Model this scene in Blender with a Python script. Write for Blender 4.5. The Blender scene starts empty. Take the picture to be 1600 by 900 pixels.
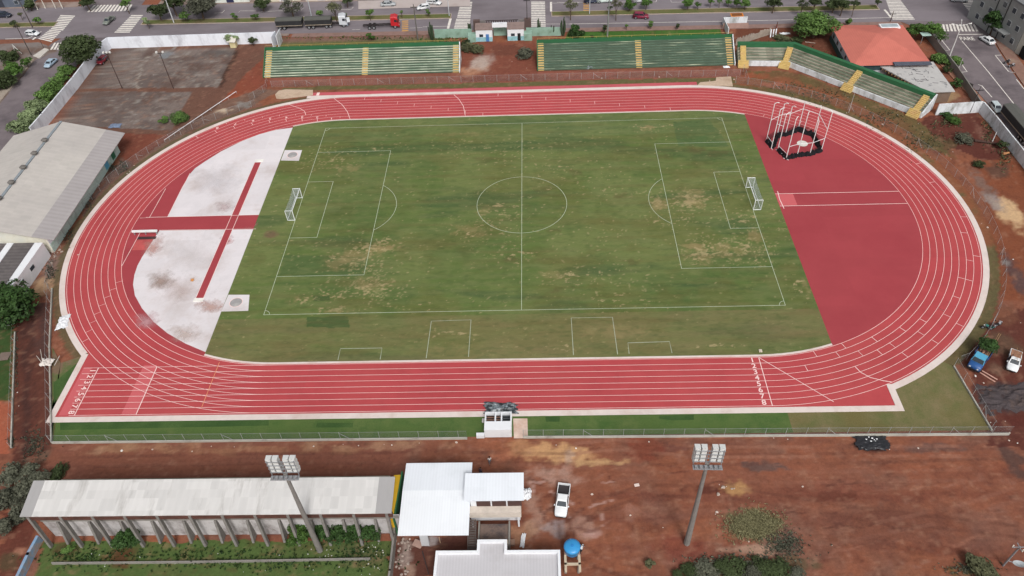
import bpy, math, random
import numpy as np
from mathutils import Vector, Matrix
from mathutils.geometry import tessellate_polygon
random.seed(7); RS=np.random.RandomState(11)
COL=bpy.data.collections.new('place'); bpy.context.scene.collection.children.link(COL)
PI=math.pi; R_=math.radians
# ---------------------------------------------------------------- camera survey
CAM=Vector((4.26318,-119.22763,97.31556)); YAW,PIT,ROL,FOC=-0.04792,0.77731,-0.05292,1195.571
_f=Vector((math.sin(YAW)*math.cos(PIT),math.cos(YAW)*math.cos(PIT),-math.sin(PIT)))
_r=Vector((math.cos(YAW),-math.sin(YAW),0)); _u=_r.cross(_f)
RT=_r*math.cos(ROL)+_u*math.sin(ROL); UP=-_r*math.sin(ROL)+_u*math.cos(ROL)
def G(px,py,z=0.0):
    """site survey: the point of the place measured at (px,py) of the aerial photograph, at height z"""
    d=RT*((px-800)/FOC)-UP*((py-450)/FOC)+_f
    t=(z-CAM.z)/d.z
    return CAM+d*t
def g2(px,py,z=0.0):
    p=G(px,py,z); return (p.x,p.y)
def mpp(px,py,z=0.0):
    return (G(px,py,z)-CAM).dot(_f)/FOC
# ---------------------------------------------------------------- colour / materials
KL=1.13
def lin(c): 
    c=c/255.0
    return c/12.92 if c<=.04045 else ((c+.055)/1.055)**2.4
def C3(rgb,k=1.0):
    L_=.3*rgb[0]+.5*rgb[1]+.2*rgb[2]
    return tuple(min(.9,lin(L_+(v-L_)*.96)/KL*k) for v in rgb)
class NT:
    def __init__(s,name):
        s.m=bpy.data.materials.new(name); s.m.use_nodes=True; s.n=s.m.node_tree; s.n.nodes.clear()
        s.out=s.n.nodes.new('ShaderNodeOutputMaterial'); s.b=s.n.nodes.new('ShaderNodeBsdfPrincipled')
        s.n.links.new(s.b.outputs[0],s.out.inputs[0])
    def new(s,t,**k):
        n=s.n.nodes.new(t)
        for a,v in k.items(): setattr(n,a,v)
        return n
    def l(s,a,b): s.n.links.new(a,b)
    def coord(s,scale=(1,1,1),kind='Object',rot=(0,0,0)):
        t=s.new('ShaderNodeTexCoord'); m=s.new('ShaderNodeMapping'); m.inputs['Scale'].default_value=scale; m.inputs['Rotation'].default_value=rot
        s.l(t.outputs[kind],m.inputs['Vector']); return m.outputs[0]
    def noise(s,vec,scale,detail=5,rough=.6,lo=.3,hi=.7):
        n=s.new('ShaderNodeTexNoise'); n.inputs['Scale'].default_value=scale; n.inputs['Detail'].default_value=detail; n.inputs['Roughness'].default_value=rough
        s.l(vec,n.inputs['Vector'])
        r=s.new('ShaderNodeMapRange'); r.inputs[1].default_value=lo; r.inputs[2].default_value=hi; s.l(n.outputs[0],r.inputs[0]); return r.outputs[0]
    def mix(s,fac,a,b,mode='MIX'):
        m=s.new('ShaderNodeMix',data_type='RGBA',blend_type=mode)
        for sock,v in ((m.inputs[0],fac),(m.inputs[6],a),(m.inputs[7],b)):
            if hasattr(v,'default_value'): s.l(v,sock)
            elif isinstance(v,(int,float)): sock.default_value=v
            else: sock.default_value=(*v,1)
        return m.outputs[2]
    def math(s,op,a,b=None,c=None):
        m=s.new('ShaderNodeMath',operation=op)
        for i,v in enumerate((a,b,c)):
            if v is None: continue
            if hasattr(v,'default_value'): s.l(v,m.inputs[i])
            else: m.inputs[i].default_value=v
        return m.outputs[0]
_MC={}
def mat(name,rgb,var=.13,scale=.8,rough=.85,spec=.25,stretch=(1,1,1),stain=None,st_scale=.15,st_lo=.5,st_hi=.75,fine=6.0,bands=None,metal=0,bump=0,rot=0,kind='Object',k=1.0,cells=None):
    if name in _MC: return _MC[name]
    t=NT(name); base=C3(rgb,k)
    v=t.coord(stretch,kind,(0,0,rot))
    f=t.noise(v,scale,6,.65)
    c=t.mix(f,[x*(1-var) for x in base],[min(.92,x*(1+var)) for x in base])
    if fine:
        f2=t.noise(v,fine,4,.7); c=t.mix(f2,c,t.mix(1.0,c,(1+var*.7,)*3,'MULTIPLY'))
    if stain:
        f3=t.noise(v,st_scale,7,.7,st_lo,st_hi); c=t.mix(f3,c,C3(stain))
    if bands:
        ax,per,amt=bands
        w=t.new('ShaderNodeTexWave',bands_direction=ax); w.inputs['Scale'].default_value=.314159/per; t.l(t.coord((1,1,1),kind),w.inputs['Vector'])
        c=t.mix(w.outputs[1],c,t.mix(1.0,c,(1-amt,)*3,'MULTIPLY'))
    if cells:
        sx_,sy_,am=cells; vm=t.new('ShaderNodeVectorMath',operation='FLOOR'); t.l(t.coord((1/sx_,1/sy_,.6 if sy_>50 else 2.2),kind),vm.inputs[0]); wn=t.new('ShaderNodeTexWhiteNoise',noise_dimensions='3D'); t.l(vm.outputs[0],wn.inputs['Vector'])
        c=t.mix(wn.outputs['Value'],t.mix(1.0,c,(1-am,)*3,'MULTIPLY'),t.mix(1.0,c,(1+am*.4,)*3,'MULTIPLY'))
    t.l(c,t.b.inputs['Base Color']); t.b.inputs['Roughness'].default_value=rough; t.b.inputs['Specular IOR Level'].default_value=spec; t.b.inputs['Metallic'].default_value=metal
    if bump:
        b=t.new('ShaderNodeBump'); b.inputs['Strength'].default_value=.5; b.inputs['Distance'].default_value=bump; t.l(f,b.inputs['Height']); t.l(b.outputs[0],t.b.inputs['Normal'])
    _MC[name]=t.m; return t.m
def vmat(name,fine=3.0,var=.18,stretch=(1,1,1),fine2=.6,bump=.0,rough=.95,att='Col'):
    t=NT(name); a=t.new('ShaderNodeAttribute',attribute_name=att)
    v=t.coord(stretch); f=t.noise(v,fine,5,.75,.25,.75); f2=t.noise(v,fine2,5,.7,.3,.7)
    c=t.mix(f,t.mix(1.0,a.outputs[0],(1-var,)*3,'MULTIPLY'),t.mix(1.0,a.outputs[0],(1+var,)*3,'MULTIPLY'))
    c=t.mix(f2,t.mix(1.0,c,(1-var*.6,1-var*.55,1-var*.5),'MULTIPLY'),c)
    t.l(c,t.b.inputs['Base Color']); t.b.inputs['Roughness'].default_value=rough; t.b.inputs['Specular IOR Level'].default_value=.1
    if bump:
        b=t.new('ShaderNodeBump'); b.inputs['Strength'].default_value=.6; b.inputs['Distance'].default_value=bump; t.l(f,b.inputs['Height']); t.l(b.outputs[0],t.b.inputs['Normal'])
    return t.m
def paint(name,rgb,rough=.35,spec=.5,metal=0,k=1): return mat(name,rgb,var=.05,scale=2,fine=0,rough=rough,spec=spec,metal=metal,k=k)
def mesh_mat(name,rgb,cell=.12,wire=.22,extra=0.0):
    """woven wire / netting: opaque strands, open cells"""
    t=NT(name); v=t.new('ShaderNodeUVMap'); s=t.new('ShaderNodeSeparateXYZ'); t.l(v.outputs[0],s.inputs[0])
    a=t.math('ADD',s.outputs[0],s.outputs[1]); b=t.math('SUBTRACT',s.outputs[0],s.outputs[1])
    o=None
    for q in (a,b):
        fr=t.math('FRACT',t.math('DIVIDE',q,cell)); lt=t.math('LESS_THAN',fr,wire); o=lt if o is None else t.math('MAXIMUM',o,lt)
    tr=t.new('ShaderNodeBsdfTransparent'); mx=t.new('ShaderNodeMixShader'); t.l(o,mx.inputs[0]); t.l(tr.outputs[0],mx.inputs[1]); t.l(t.b.outputs[0],mx.inputs[2])
    t.l(mx.outputs[0],t.out.inputs[0]); t.b.inputs['Base Color'].default_value=(*C3(rgb),1); t.b.inputs['Roughness'].default_value=.6
    return t.m
def leaf_mat(name,rgb,tip=None):
    t=NT(name); a=t.new('ShaderNodeAttribute',attribute_name='Col'); o=t.new('ShaderNodeObjectInfo')
    r=t.new('ShaderNodeMapRange'); r.inputs[3].default_value=.82; r.inputs[4].default_value=1.18; t.l(o.outputs['Random'],r.inputs[0])
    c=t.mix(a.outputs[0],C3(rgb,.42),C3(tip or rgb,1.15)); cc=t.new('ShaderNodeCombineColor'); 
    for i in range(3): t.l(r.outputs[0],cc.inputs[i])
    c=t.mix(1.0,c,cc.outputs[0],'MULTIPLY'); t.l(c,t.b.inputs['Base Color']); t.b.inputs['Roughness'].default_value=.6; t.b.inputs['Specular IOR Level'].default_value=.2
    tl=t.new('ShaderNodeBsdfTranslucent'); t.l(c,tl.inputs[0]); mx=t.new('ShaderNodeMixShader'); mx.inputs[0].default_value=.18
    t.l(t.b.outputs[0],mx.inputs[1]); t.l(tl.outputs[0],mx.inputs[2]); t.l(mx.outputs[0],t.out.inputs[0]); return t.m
# ---------------------------------------------------------------- mesh builder
class MB:
    def __init__(s): s.v=[]; s.f=[]; s.mi=[]; s.uv=[]; s.cur=0
    def use(s,i): s.cur=i; return s
    def add(s,vs,fs,uvs=None):
        o=len(s.v); s.v+= [tuple(p) for p in vs]
        for k,f in enumerate(fs):
            s.f.append([i+o for i in f]); s.mi.append(s.cur); s.uv.append(uvs[k] if uvs else [(0,0)]*len(f))
        return s
    def box(s,x0,x1,y0,y1,z0,z1):
        if x0>x1:x0,x1=x1,x0
        if y0>y1:y0,y1=y1,y0
        return s.add([(x0,y0,z0),(x1,y0,z0),(x1,y1,z0),(x0,y1,z0),(x0,y0,z1),(x1,y0,z1),(x1,y1,z1),(x0,y1,z1)],[(3,2,1,0),(4,5,6,7),(0,1,5,4),(1,2,6,5),(2,3,7,6),(3,0,4,7)])
    def obox(s,a,b,w,z0,z1,w2=None):
        """box along the ground line a-b, width w"""
        a=Vector(a[:2]);b=Vector(b[:2]); d=(b-a).normalized(); n=Vector((-d.y,d.x)); h=w/2
        q=[a-n*h,b-n*h,b+n*h,a+n*h]; return s.prism(q,z0,z1)
    def prism(s,pts,z0,z1):
        n=len(pts); pts=[(p[0],p[1]) for p in pts]
        if sum(pts[i][0]*pts[(i+1)%n][1]-pts[(i+1)%n][0]*pts[i][1] for i in range(n))<0: pts=pts[::-1]
        vs=[(x,y,z0) for x,y in pts]+[(x,y,z1) for x,y in pts]
        fs=[(i,(i+1)%n,n+(i+1)%n,n+i) for i in range(n)]
        tri=tessellate_polygon([[Vector((x,y,0)) for x,y in pts]])
        for t in tri:
            a,b,c=t
            A=(pts[b][0]-pts[a][0])*(pts[c][1]-pts[a][1])-(pts[c][0]-pts[a][0])*(pts[b][1]-pts[a][1])
            if A<0:a,c=c,a
            fs.append((n+a,n+b,n+c)); fs.append((c,b,a))
        return s.add(vs,fs)
    def sheet(s,pts,z):
        n=len(pts); pts=[(p[0],p[1]) for p in pts]; fs=[]
        for t in tessellate_polygon([[Vector((x,y,0)) for x,y in pts]]):
            a,b,c=t; A=(pts[b][0]-pts[a][0])*(pts[c][1]-pts[a][1])-(pts[c][0]-pts[a][0])*(pts[b][1]-pts[a][1])
            fs.append((a,b,c) if A>0 else (c,b,a))
        return s.add([(x,y,z) for x,y in pts],fs)
    def quad(s,a,b,c,d,uv=None): return s.add([a,b,c,d],[(0,1,2,3)],[uv] if uv else None)
    def tube(s,a,b,r0,r1=None,n=6,caps=True):
        a=Vector(a);b=Vector(b); r1=r0 if r1 is None else r1; d=(b-a).normalized()
        x=d.orthogonal().normalized(); y=d.cross(x); vs=[]
        for c,r in ((a,r0),(b,r1)):
            for i in range(n): t=2*PI*i/n; vs.append(c+x*math.cos(t)*r+y*math.sin(t)*r)
        fs=[(i,(i+1)%n,n+(i+1)%n,n+i) for i in range(n)]
        if caps: fs+= [tuple(range(n-1,-1,-1)),tuple(range(n,2*n))]
        return s.add(vs,fs)
    def path(s,pts,r,n=6):
        for i in range(len(pts)-1): s.tube(pts[i],pts[i+1],r,r,n)
        return s
    def disc(s,c,r,n=24,z=None):
        return s.add([(c[0]+r*math.cos(2*PI*i/n),c[1]+r*math.sin(2*PI*i/n),c[2]) for i in range(n)],[tuple(range(n))])
    def ring(s,c,r0,r1,a0=0,a1=2*PI,n=32,z=0):
        vs=[];fs=[]
        for i in range(n+1):
            t=a0+(a1-a0)*i/n; vs+=[(c[0]+r0*math.cos(t),c[1]+r0*math.sin(t),z),(c[0]+r1*math.cos(t),c[1]+r1*math.sin(t),z)]
        for i in range(n): k=2*i; fs.append((k,k+1,k+3,k+2))
        return s.add(vs,fs)
    def loft(s,secs,caps=True):
        n=len(secs[0]); vs=[p for q in secs for p in q]; fs=[]
        for j in range(len(secs)-1):
            for i in range(n): fs.append((j*n+i,j*n+(i+1)%n,(j+1)*n+(i+1)%n,(j+1)*n+i))
        if caps: fs+=[tuple(range(n-1,-1,-1)),tuple(range((len(secs)-1)*n,len(secs)*n))]
        return s.add(vs,fs)
    def rock(s,c,r,sq=.6,rnd=random):
        vs=[];n=6
        for j,(zz,rr) in enumerate(((-.3,.8),(.25,1),(.8,.6))):
            for i in range(n):
                t=2*PI*i/n+j*.4; k=r*rr*rnd.uniform(.75,1.2); vs.append((c[0]+k*math.cos(t),c[1]+k*math.sin(t)*rnd.uniform(.7,1),c[2]+zz*r*sq))
        fs=[(j*n+i,j*n+(i+1)%n,(j+1)*n+(i+1)%n,(j+1)*n+i) for j in range(2) for i in range(n)]+[tuple(range(2*n,3*n))]
        return s.add(vs,fs)
    def build(s,name,m,parent=None,smooth=False,uv=False,loc=None):
        me=bpy.data.meshes.new(name); me.from_pydata(s.v,[],s.f)
        ms=m if isinstance(m,(list,tuple)) else [m]
        for x in ms: me.materials.append(x)
        if len(ms)>1: me.polygons.foreach_set('material_index',s.mi)
        if smooth: me.polygons.foreach_set('use_smooth',[True]*len(me.polygons))
        if uv:
            u=me.uv_layers.new(name='UVMap'); u.data.foreach_set('uv',[c for q in s.uv for p in q for c in p])
        me.update(); o=bpy.data.objects.new(name,me); COL.objects.link(o)
        if parent is not None: o.parent=parent
        return o
def tag(o,label=None,cat=None,group=None,kind=None):
    if label: o['label']=label
    if cat: o['category']=cat
    if group: o['group']=group
    if kind: o['kind']=kind
    return o
def thing(name,label,cat,loc=(0,0,0),rz=0,group=None):
    o=bpy.data.objects.new(name,None); COL.objects.link(o); o.location=loc if len(loc)==3 else (loc[0],loc[1],0); o.rotation_euler=(0,0,rz); o.empty_display_size=.3
    return tag(o,label,cat,group)
def struct(o,label=None,cat=None): return tag(o,label,cat,kind='structure')
def dup(root,loc,rz=None,label=None,sc=None):
    r=root.copy(); COL.objects.link(r); r.location=loc if len(loc)==3 else (loc[0],loc[1],0)
    if rz is not None: r.rotation_euler=(0,0,rz)
    if sc is not None: r.scale=(sc,sc,sc) if not hasattr(sc,'__len__') else sc
    if label: r['label']=label
    for ch in list(root.children):
        c=ch.copy(); COL.objects.link(c); c.parent=r
        for gch in list(ch.children):
            d=gch.copy(); COL.objects.link(d); d.parent=c
    return r
# ---------------------------------------------------------------- value noise in numpy
def vnoise(x,y,scale,octs=4,seed=0,rough=.55):
    rs=np.random.RandomState(seed); out=np.zeros_like(x); amp=1;tot=0
    for o in range(octs):
        T=rs.rand(256,256); fx=x/scale*2**o+1000.3; fy=y/scale*2**o+1000.7
        ix=np.floor(fx).astype(int); iy=np.floor(fy).astype(int); u=fx-ix; v=fy-iy; u=u*u*(3-2*u); v=v*v*(3-2*v)
        a=T[ix%256,iy%256];b=T[(ix+1)%256,iy%256];c=T[ix%256,(iy+1)%256];d=T[(ix+1)%256,(iy+1)%256]
        out+=amp*((a*(1-u)+b*u)*(1-v)+(c*(1-u)+d*u)*v); tot+=amp; amp*=rough
    return out/tot
def sst(x,a,b): t=np.clip((x-a)/(b-a),0,1); return t*t*(3-2*t)
def inpoly(x,y,P):
    r=np.zeros(x.shape,bool); n=len(P)
    for i in range(n):
        x1,y1=P[i];x2,y2=P[(i+1)%n]
        c=((y1>y)!=(y2>y)); 
        with np.errstate(divide='ignore',invalid='ignore'): xi=(x2-x1)*(y-y1)/(y2-y1+1e-12)+x1
        r^=c&(x<xi)
    return r
class Painter:
    def __init__(s,x,y,base): 
        s.x=x;s.y=y;s.c=np.zeros((len(x),3)); s.c[:]=C3(base); s.wx=x+(vnoise(x,y,3,4,5)-.5)*2.6; s.wy=y+(vnoise(x,y,3,4,6)-.5)*2.6
    def _mix(s,m,col,amt): 
        m=(m*amt)[:,None]; s.c=s.c*(1-m)+np.array(C3(col))*m
    def mott(s,col,scale,lo,hi,amt=1,seed=1,sx=1,sy=1,octs=5,mask=None):
        m=sst(vnoise(s.x*sx,s.y*sy,scale,octs,seed),lo,hi)
        if mask is not None: m=m*mask
        s._mix(m,col,amt)
    def poly(s,P,col,amt=1,warp=1,px=True):
        P=[g2(*p) for p in P] if px else P
        m=inpoly(s.x+(s.wx-s.x)*warp,s.y+(s.wy-s.y)*warp,P).astype(float); s._mix(m,col,amt); return m
    def blob(s,px,py,rx,ry,col,amt=1,hard=.5,nz=.8,seed=0):
        c=G(px,py); m=mpp(px,py); RX=rx*m; e=abs(G(px,py-ry).y-G(px,py+ry).y)/2
        d=np.sqrt(((s.x-c.x)/RX)**2+((s.y-c.y)/e)**2)
        n=vnoise(s.x,s.y,max(1.,min(RX,e)*.7),5,seed+int(px)%97); d=d+(n-.5)*2*nz
        s._mix(1-sst(d,hard,1.05),col,amt)
    def streak(s,P,w,col,amt=1,seed=0,thr=.45):
        Q=[g2(*p) for p in P]; best=np.full(len(s.x),1e9); 
        for (x1,y1),(x2,y2) in zip(Q[:-1],Q[1:]):
            dx,dy=x2-x1,y2-y1; t=np.clip(((s.wx-x1)*dx+(s.wy-y1)*dy)/(dx*dx+dy*dy+1e-9),0,1)
            best=np.minimum(best,np.hypot(s.wx-x1-t*dx,s.wy-y1-t*dy))
        n=vnoise(s.x,s.y,2.5,4,seed+31); s._mix((1-sst(best,w*.5,w))*sst(n,thr-.15,thr+.15),col,amt)
def setcol(me,c,name='Col'):
    a=me.color_attributes.new(name,'FLOAT_COLOR','POINT'); d=np.ones((len(c),4),np.float32); d[:,:3]=c; a.data.foreach_set('color',d.ravel())
def gridmesh(name,X,Y,Z,m):
    ny,nx=X.shape; v=np.stack([X.ravel(),Y.ravel(),Z.ravel()],-1).astype(np.float32)
    i=np.arange(ny*nx).reshape(ny,nx); f=np.stack([i[:-1,:-1],i[:-1,1:],i[1:,1:],i[1:,:-1]],-1).reshape(-1,4)
    me=bpy.data.meshes.new(name); me.vertices.add(len(v)); me.vertices.foreach_set('co',v.ravel())
    me.loops.add(f.size); me.loops.foreach_set('vertex_index',f.ravel().astype(np.int32))
    me.polygons.add(len(f)); me.polygons.foreach_set('loop_start',np.arange(0,f.size,4,dtype=np.int32)); me.polygons.foreach_set('loop_total',np.full(len(f),4,np.int32))
    me.materials.append(m); me.update(calc_edges=True); me.validate()
    o=bpy.data.objects.new(name,me); COL.objects.link(o); return o
# ================================================================ GROUND, TRACK, PITCH
S=40.05; RI=37.70; LW=1.22; RO=RI+8*LW; KI=RO+.28; KO=KI+1.05
def oval(r,n=72):
    P=[(-S,-r),(S,-r)]
    P+=[(S+r*math.cos(a),r*math.sin(a)) for a in [(-PI/2+PI*i/n) for i in range(1,n)]]
    P+=[(S,r),(-S,r)]
    P+=[(-S-r*math.cos(a),r*math.sin(a)) for a in [(PI/2-PI*i/n) for i in range(1,n)]]
    return P
def fine_axis(a,b,st,far):
    ax=list(np.arange(a,b+st*.5,st)); k=st; lo=a;hi=b; L=[];H=[]
    while lo>-far: k*=1.35; lo-=k; hi+=k; L.insert(0,lo); H.append(hi)
    return np.array(L+ax+H)
xs=fine_axis(-100,108,.5,30000); ys=fine_axis(-80,72,.5,30000); ys=np.unique(np.concatenate([ys,np.arange(-79.75,-52,.5),np.arange(-79.875,-53,.25)]).round(4))
X,Y=np.meshgrid(xs,ys); x=X.ravel();y=Y.ravel()
p=Painter(x,y,(146,90,68))
p.mott((150,92,66),14,.45,.7,.8,2); p.mott((124,80,66),9,.5,.75,.45,3); p.mott((124,94,82),7,.55,.75,.6,4); p.mott((126,76,60),.9,.52,.7,.45,71,octs=4); p.mott((152,108,92),.7,.6,.75,.45,72,octs=4)
p.mott((96,54,44),2.2,.55,.75,.45,7); p.mott((150,100,78),1.6,.62,.8,.35,8)
far=(np.hypot(x,y-20)>175); p._mix(far.astype(float),(92,98,78),.8)
# strips and zones
p.poly([(60,690),(640,688),(640,750),(50,755)],(130,82,68),.8,.5); p.mott((142,88,68),6,.5,.7,.5,9,sx=.25,sy=1.6,mask=((y<-52)&(y>-64)).astype(float))
p.mott((116,68,56),5,.52,.72,.5,10,sx=.2,sy=1.8,mask=((y<-52)).astype(float))
p.streak([(120,700),(700,694)],.9,(170,130,102),.7,3,.52); p.streak([(120,704),(560,700)],.8,(165,120,90),.5,5,.5)
p.blob(55,690,22,34,(104,88,76),.75); p.blob(70,705,15,20,(92,84,72),.6); p.blob(185,700,40,9,(165,125,95),.5)
p.poly([(24,470),(80,470),(80,700),(20,720)],(92,54,46),.9,.4); p.poly([(50,470),(75,470),(75,560),(52,560)],(78,62,60),.6,.8)
p.streak([(44,500),(38,700)],.9,(66,46,44),.6,7,.4); p.streak([(60,500),(58,700)],.7,(110,66,54),.6,9,.4)
p.poly([(-60,500),(21,500),(17,627),(-60,627)],(62,84,44),1,.15); p.poly([(-60,628),(18,628),(14,708),(-60,712)],(166,92,68),1,.15)
# bottom lawn behind the covered stand
p.poly([(70,846),(612,846),(600,960),(40,960)],(84,104,56),1,.5); p.mott((98,104,62),5,.45,.7,.6,12,mask=inpoly(x,y,[g2(*q) for q in [(70,846),(612,846),(600,960),(40,960)]]).astype(float))
p.blob(188,872,26,18,(98,56,42),.8); p.blob(560,865,40,20,(110,100,76),.4); p.blob(100,860,20,14,(84,60,44),.6)
p.poly([(0,800),(60,800),(30,900),(0,900)],(100,54,46),.8); p.blob(25,800,12,8,(178,140,120),.7); p.blob(30,860,14,10,(185,130,105),.6); p.blob(10,880,20,18,(84,76,54),.7)
p.poly([(616,840),(700,838),(684,900),(612,900)],(92,58,50),.9,.5); p.blob(632,868,12,26,(176,158,148),.7); p.blob(672,845,16,8,(190,180,178),.7); p.blob(640,890,12,12,(190,160,140),.5)
p.poly([(690,838),(740,800),(740,860),(690,870)],(90,56,50),.8)
# yard at the entrance
p.blob(872,706,62,17,(205,158,112),.9,.45,.9); p.blob(820,700,30,14,(190,140,100),.6); p.blob(930,722,60,7,(206,165,118),.75,.4,1.1); p.blob(890,712,7,20,(190,168,155),.5)
p.blob(870,742,44,16,(186,150,134),.7,.3,1.0); p.blob(838,800,24,40,(178,146,130),.55,.3,1.1); p.blob(868,822,22,20,(165,160,162),.6); p.blob(905,825,28,26,(186,152,136),.45); p.blob(812,832,26,24,(172,132,104),.6)
p.blob(780,712,22,12,(190,120,90),.45); p.blob(985,800,12,14,(170,126,110),.4); p.blob(925,832,14,8,(190,150,140),.5)
for i in range(26):
    a=random.uniform(0,PI); cx=random.uniform(825,960); cy=random.uniform(735,835); L=random.uniform(12,40)
    p.streak([(cx,cy),(cx+L*math.cos(a),cy+L*math.sin(a)*.7)],.28,random.choice([(196,160,148),(96,52,42),(84,48,40)]),.6,i,.4)
for yy,c in ((733,(150,88,64)),(775,(112,62,50)),(690,(104,70,62)),(712,(146,86,64)),(800,(146,98,80)),(858,(114,66,54))):
    p.streak([(930,yy),(1150,yy+random.uniform(-5,5)),(1590,yy+random.uniform(-14,10))],.9,c,.35,yy,.42)
p.blob(1190,728,46,9,(98,80,76),.8); p.blob(1110,765,55,10,(92,50,42),.8,.3); p.blob(1150,765,22,14,(190,146,96),.8,.3); p.blob(1050,700,34,8,(104,66,60),.6)
p.blob(1010,700,40,22,(140,66,48),.55); p.blob(1300,760,90,16,(136,82,66),.5); p.blob(1400,820,110,40,(108,70,60),.5); p.blob(1550,830,70,40,(128,92,80),.5); p.blob(1450,700,60,9,(110,86,80),.7); p.blob(1585,720,20,30,(84,66,62),.8)
p.blob(1180,820,46,27,(116,116,80),.95,.6,.5); p.blob(1225,845,36,28,(104,82,74),.8); p.blob(1180,858,60,14,(184,150,128),.75,.3); p.blob(1145,890,90,16,(74,72,52),.9,.5,.5); p.blob(1250,880,34,20,(92,84,62),.7); p.blob(1520,890,34,14,(92,94,50),.9)
p.blob(1300,775,60,8,(96,52,42),.5); p.blob(1460,860,60,10,(96,52,42),.4); p.blob(1068,860,50,40,(128,60,50),.5)
for i in range(14):
    cx=random.uniform(1000,1560); cy=random.uniform(720,880); p.streak([(cx,cy),(cx+random.uniform(30,110),cy+random.uniform(-14,14))],.3,random.choice([(80,46,40),(160,108,88)]),.5,i+60,.42)
p.blob(1362,694,26,12,(30,28,32),.96,.6,.6)
def ruts(P,col,amt=.6,sep=1.7,w=.17,seed=0):
    Q=[g2(*q) for q in P]
    for s in (-.5,.5):
        best=np.full(len(p.x),1e9)
        for (x1,y1),(x2,y2) in zip(Q[:-1],Q[1:]):
            d=math.hypot(x2-x1,y2-y1); nx_,ny_=-(y2-y1)/d*sep*s,(x2-x1)/d*sep*s; dx,dy=x2-x1,y2-y1; t=np.clip(((p.x-x1-nx_)*dx+(p.y-y1-ny_)*dy)/(dx*dx+dy*dy),0,1); best=np.minimum(best,np.hypot(p.x-x1-nx_-t*dx,p.y-y1-ny_-t*dy))
        n=vnoise(p.x,p.y,4,3,seed+80); p._mix((1-sst(best,w,w*2.2))*sst(n,.3,.5),col,amt)
ruts([(90,722),(400,716),(740,714),(1000,718),(1300,716),(1560,708)],(100,62,52),.35,seed=1); ruts([(60,736),(380,730),(720,730),(1010,742),(1280,745),(1590,740)],(152,102,84),.3,seed=2); ruts([(880,830),(930,790),(1010,765),(1150,770),(1330,800),(1590,830)],(104,64,52),.4,seed=3)
ruts([(885,760),(880,730),(900,700),(960,694),(1100,706),(1500,704)],(160,110,90),.5,seed=4); ruts([(880,815),(890,850),(940,880),(1000,896)],(94,56,46),.5,seed=5); ruts([(1000,790),(1100,830),(1300,840),(1500,800),(1590,770)],(148,102,86),.3,seed=6); ruts([(40,480),(46,600),(50,700)],(70,46,42),.5,seed=7); ruts([(450,131),(800,122),(1150,113)],(120,74,60),.5,seed=8)
ruts([(1160,122),(1230,128),(1300,150),(1370,184),(1430,228),(1500,295),(1545,370)],(176,118,90),.6,seed=9)
# right side
p.poly([(1532,230),(1600,260),(1640,460),(1562,470),(1556,400),(1540,330)],(134,76,52),.85); p.blob(1575,330,22,30,(214,178,136),.92,.5,.7); p.blob(1550,310,14,24,(150,140,136),.8); p.blob(1535,285,12,22,(128,104,94),.8)
p.blob(1574,410,8,5,(222,212,200),.9); p.blob(1590,430,16,44,(86,72,74),.8); p.poly([(1500,520),(1640,470),(1640,700),(1545,700)],(92,50,44),.85); p.blob(1572,622,44,26,(66,60,62),.9,.6,.6); p.blob(1570,540,34,22,(100,88,70),.5); p.blob(1560,575,16,10,(150,130,108),.5)
p.blob(1540,560,30,30,(92,52,44),.5); p.blob(1590,655,26,14,(92,46,40),.7); p.blob(1565,490,30,20,(120,78,60),.6)
# behind the back straight
p.poly([(380,118),(1160,106),(1160,124),(400,134)],(150,90,76),.9,.3); p.mott((120,82,66),3,.5,.7,.5,14,sx=.4,mask=((y>52)&(y<58.5)).astype(float))
p.poly([(440,136),(1150,120),(1150,129),(440,141)],(104,100,64),.95,.3)
p.poly([(720,66),(842,66),(842,128),(716,126)],(130,74,60),.8); p.blob(752,98,26,16,(190,172,160),.85,.4); p.blob(735,110,26,10,(190,140,110),.7,.35); p.blob(790,78,30,10,(104,66,54),.6)
p.blob(375,92,34,28,(158,74,50),.95); p.poly([(345,90),(420,90),(420,135),(330,170),(300,175)],(140,74,56),.8); p.blob(350,150,30,8,(160,86,62),.7)
p.poly([(290,190),(345,160),(400,140),(440,140),(300,215),(215,255),(180,262)],(120,98,86),.8,.5); p.blob(350,173,12,5,(205,182,155),.9); p.blob(378,164,16,6,(140,134,128),.8)
p.poly([(188,205),(300,185),(250,225),(200,265),(186,240)],(124,70,56),.9); p.blob(215,262,30,14,(108,90,80),.7)
p.poly([(186,245),(215,262),(165,310),(125,360),(108,395),(90,440),(40,450),(96,395)],(110,86,78),.85)
p.blob(68,445,22,14,(186,152,118),.9,.5); p.blob(85,415,16,22,(140,116,106),.7); p.blob(75,400,10,14,(118,84,72),.6)
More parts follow.
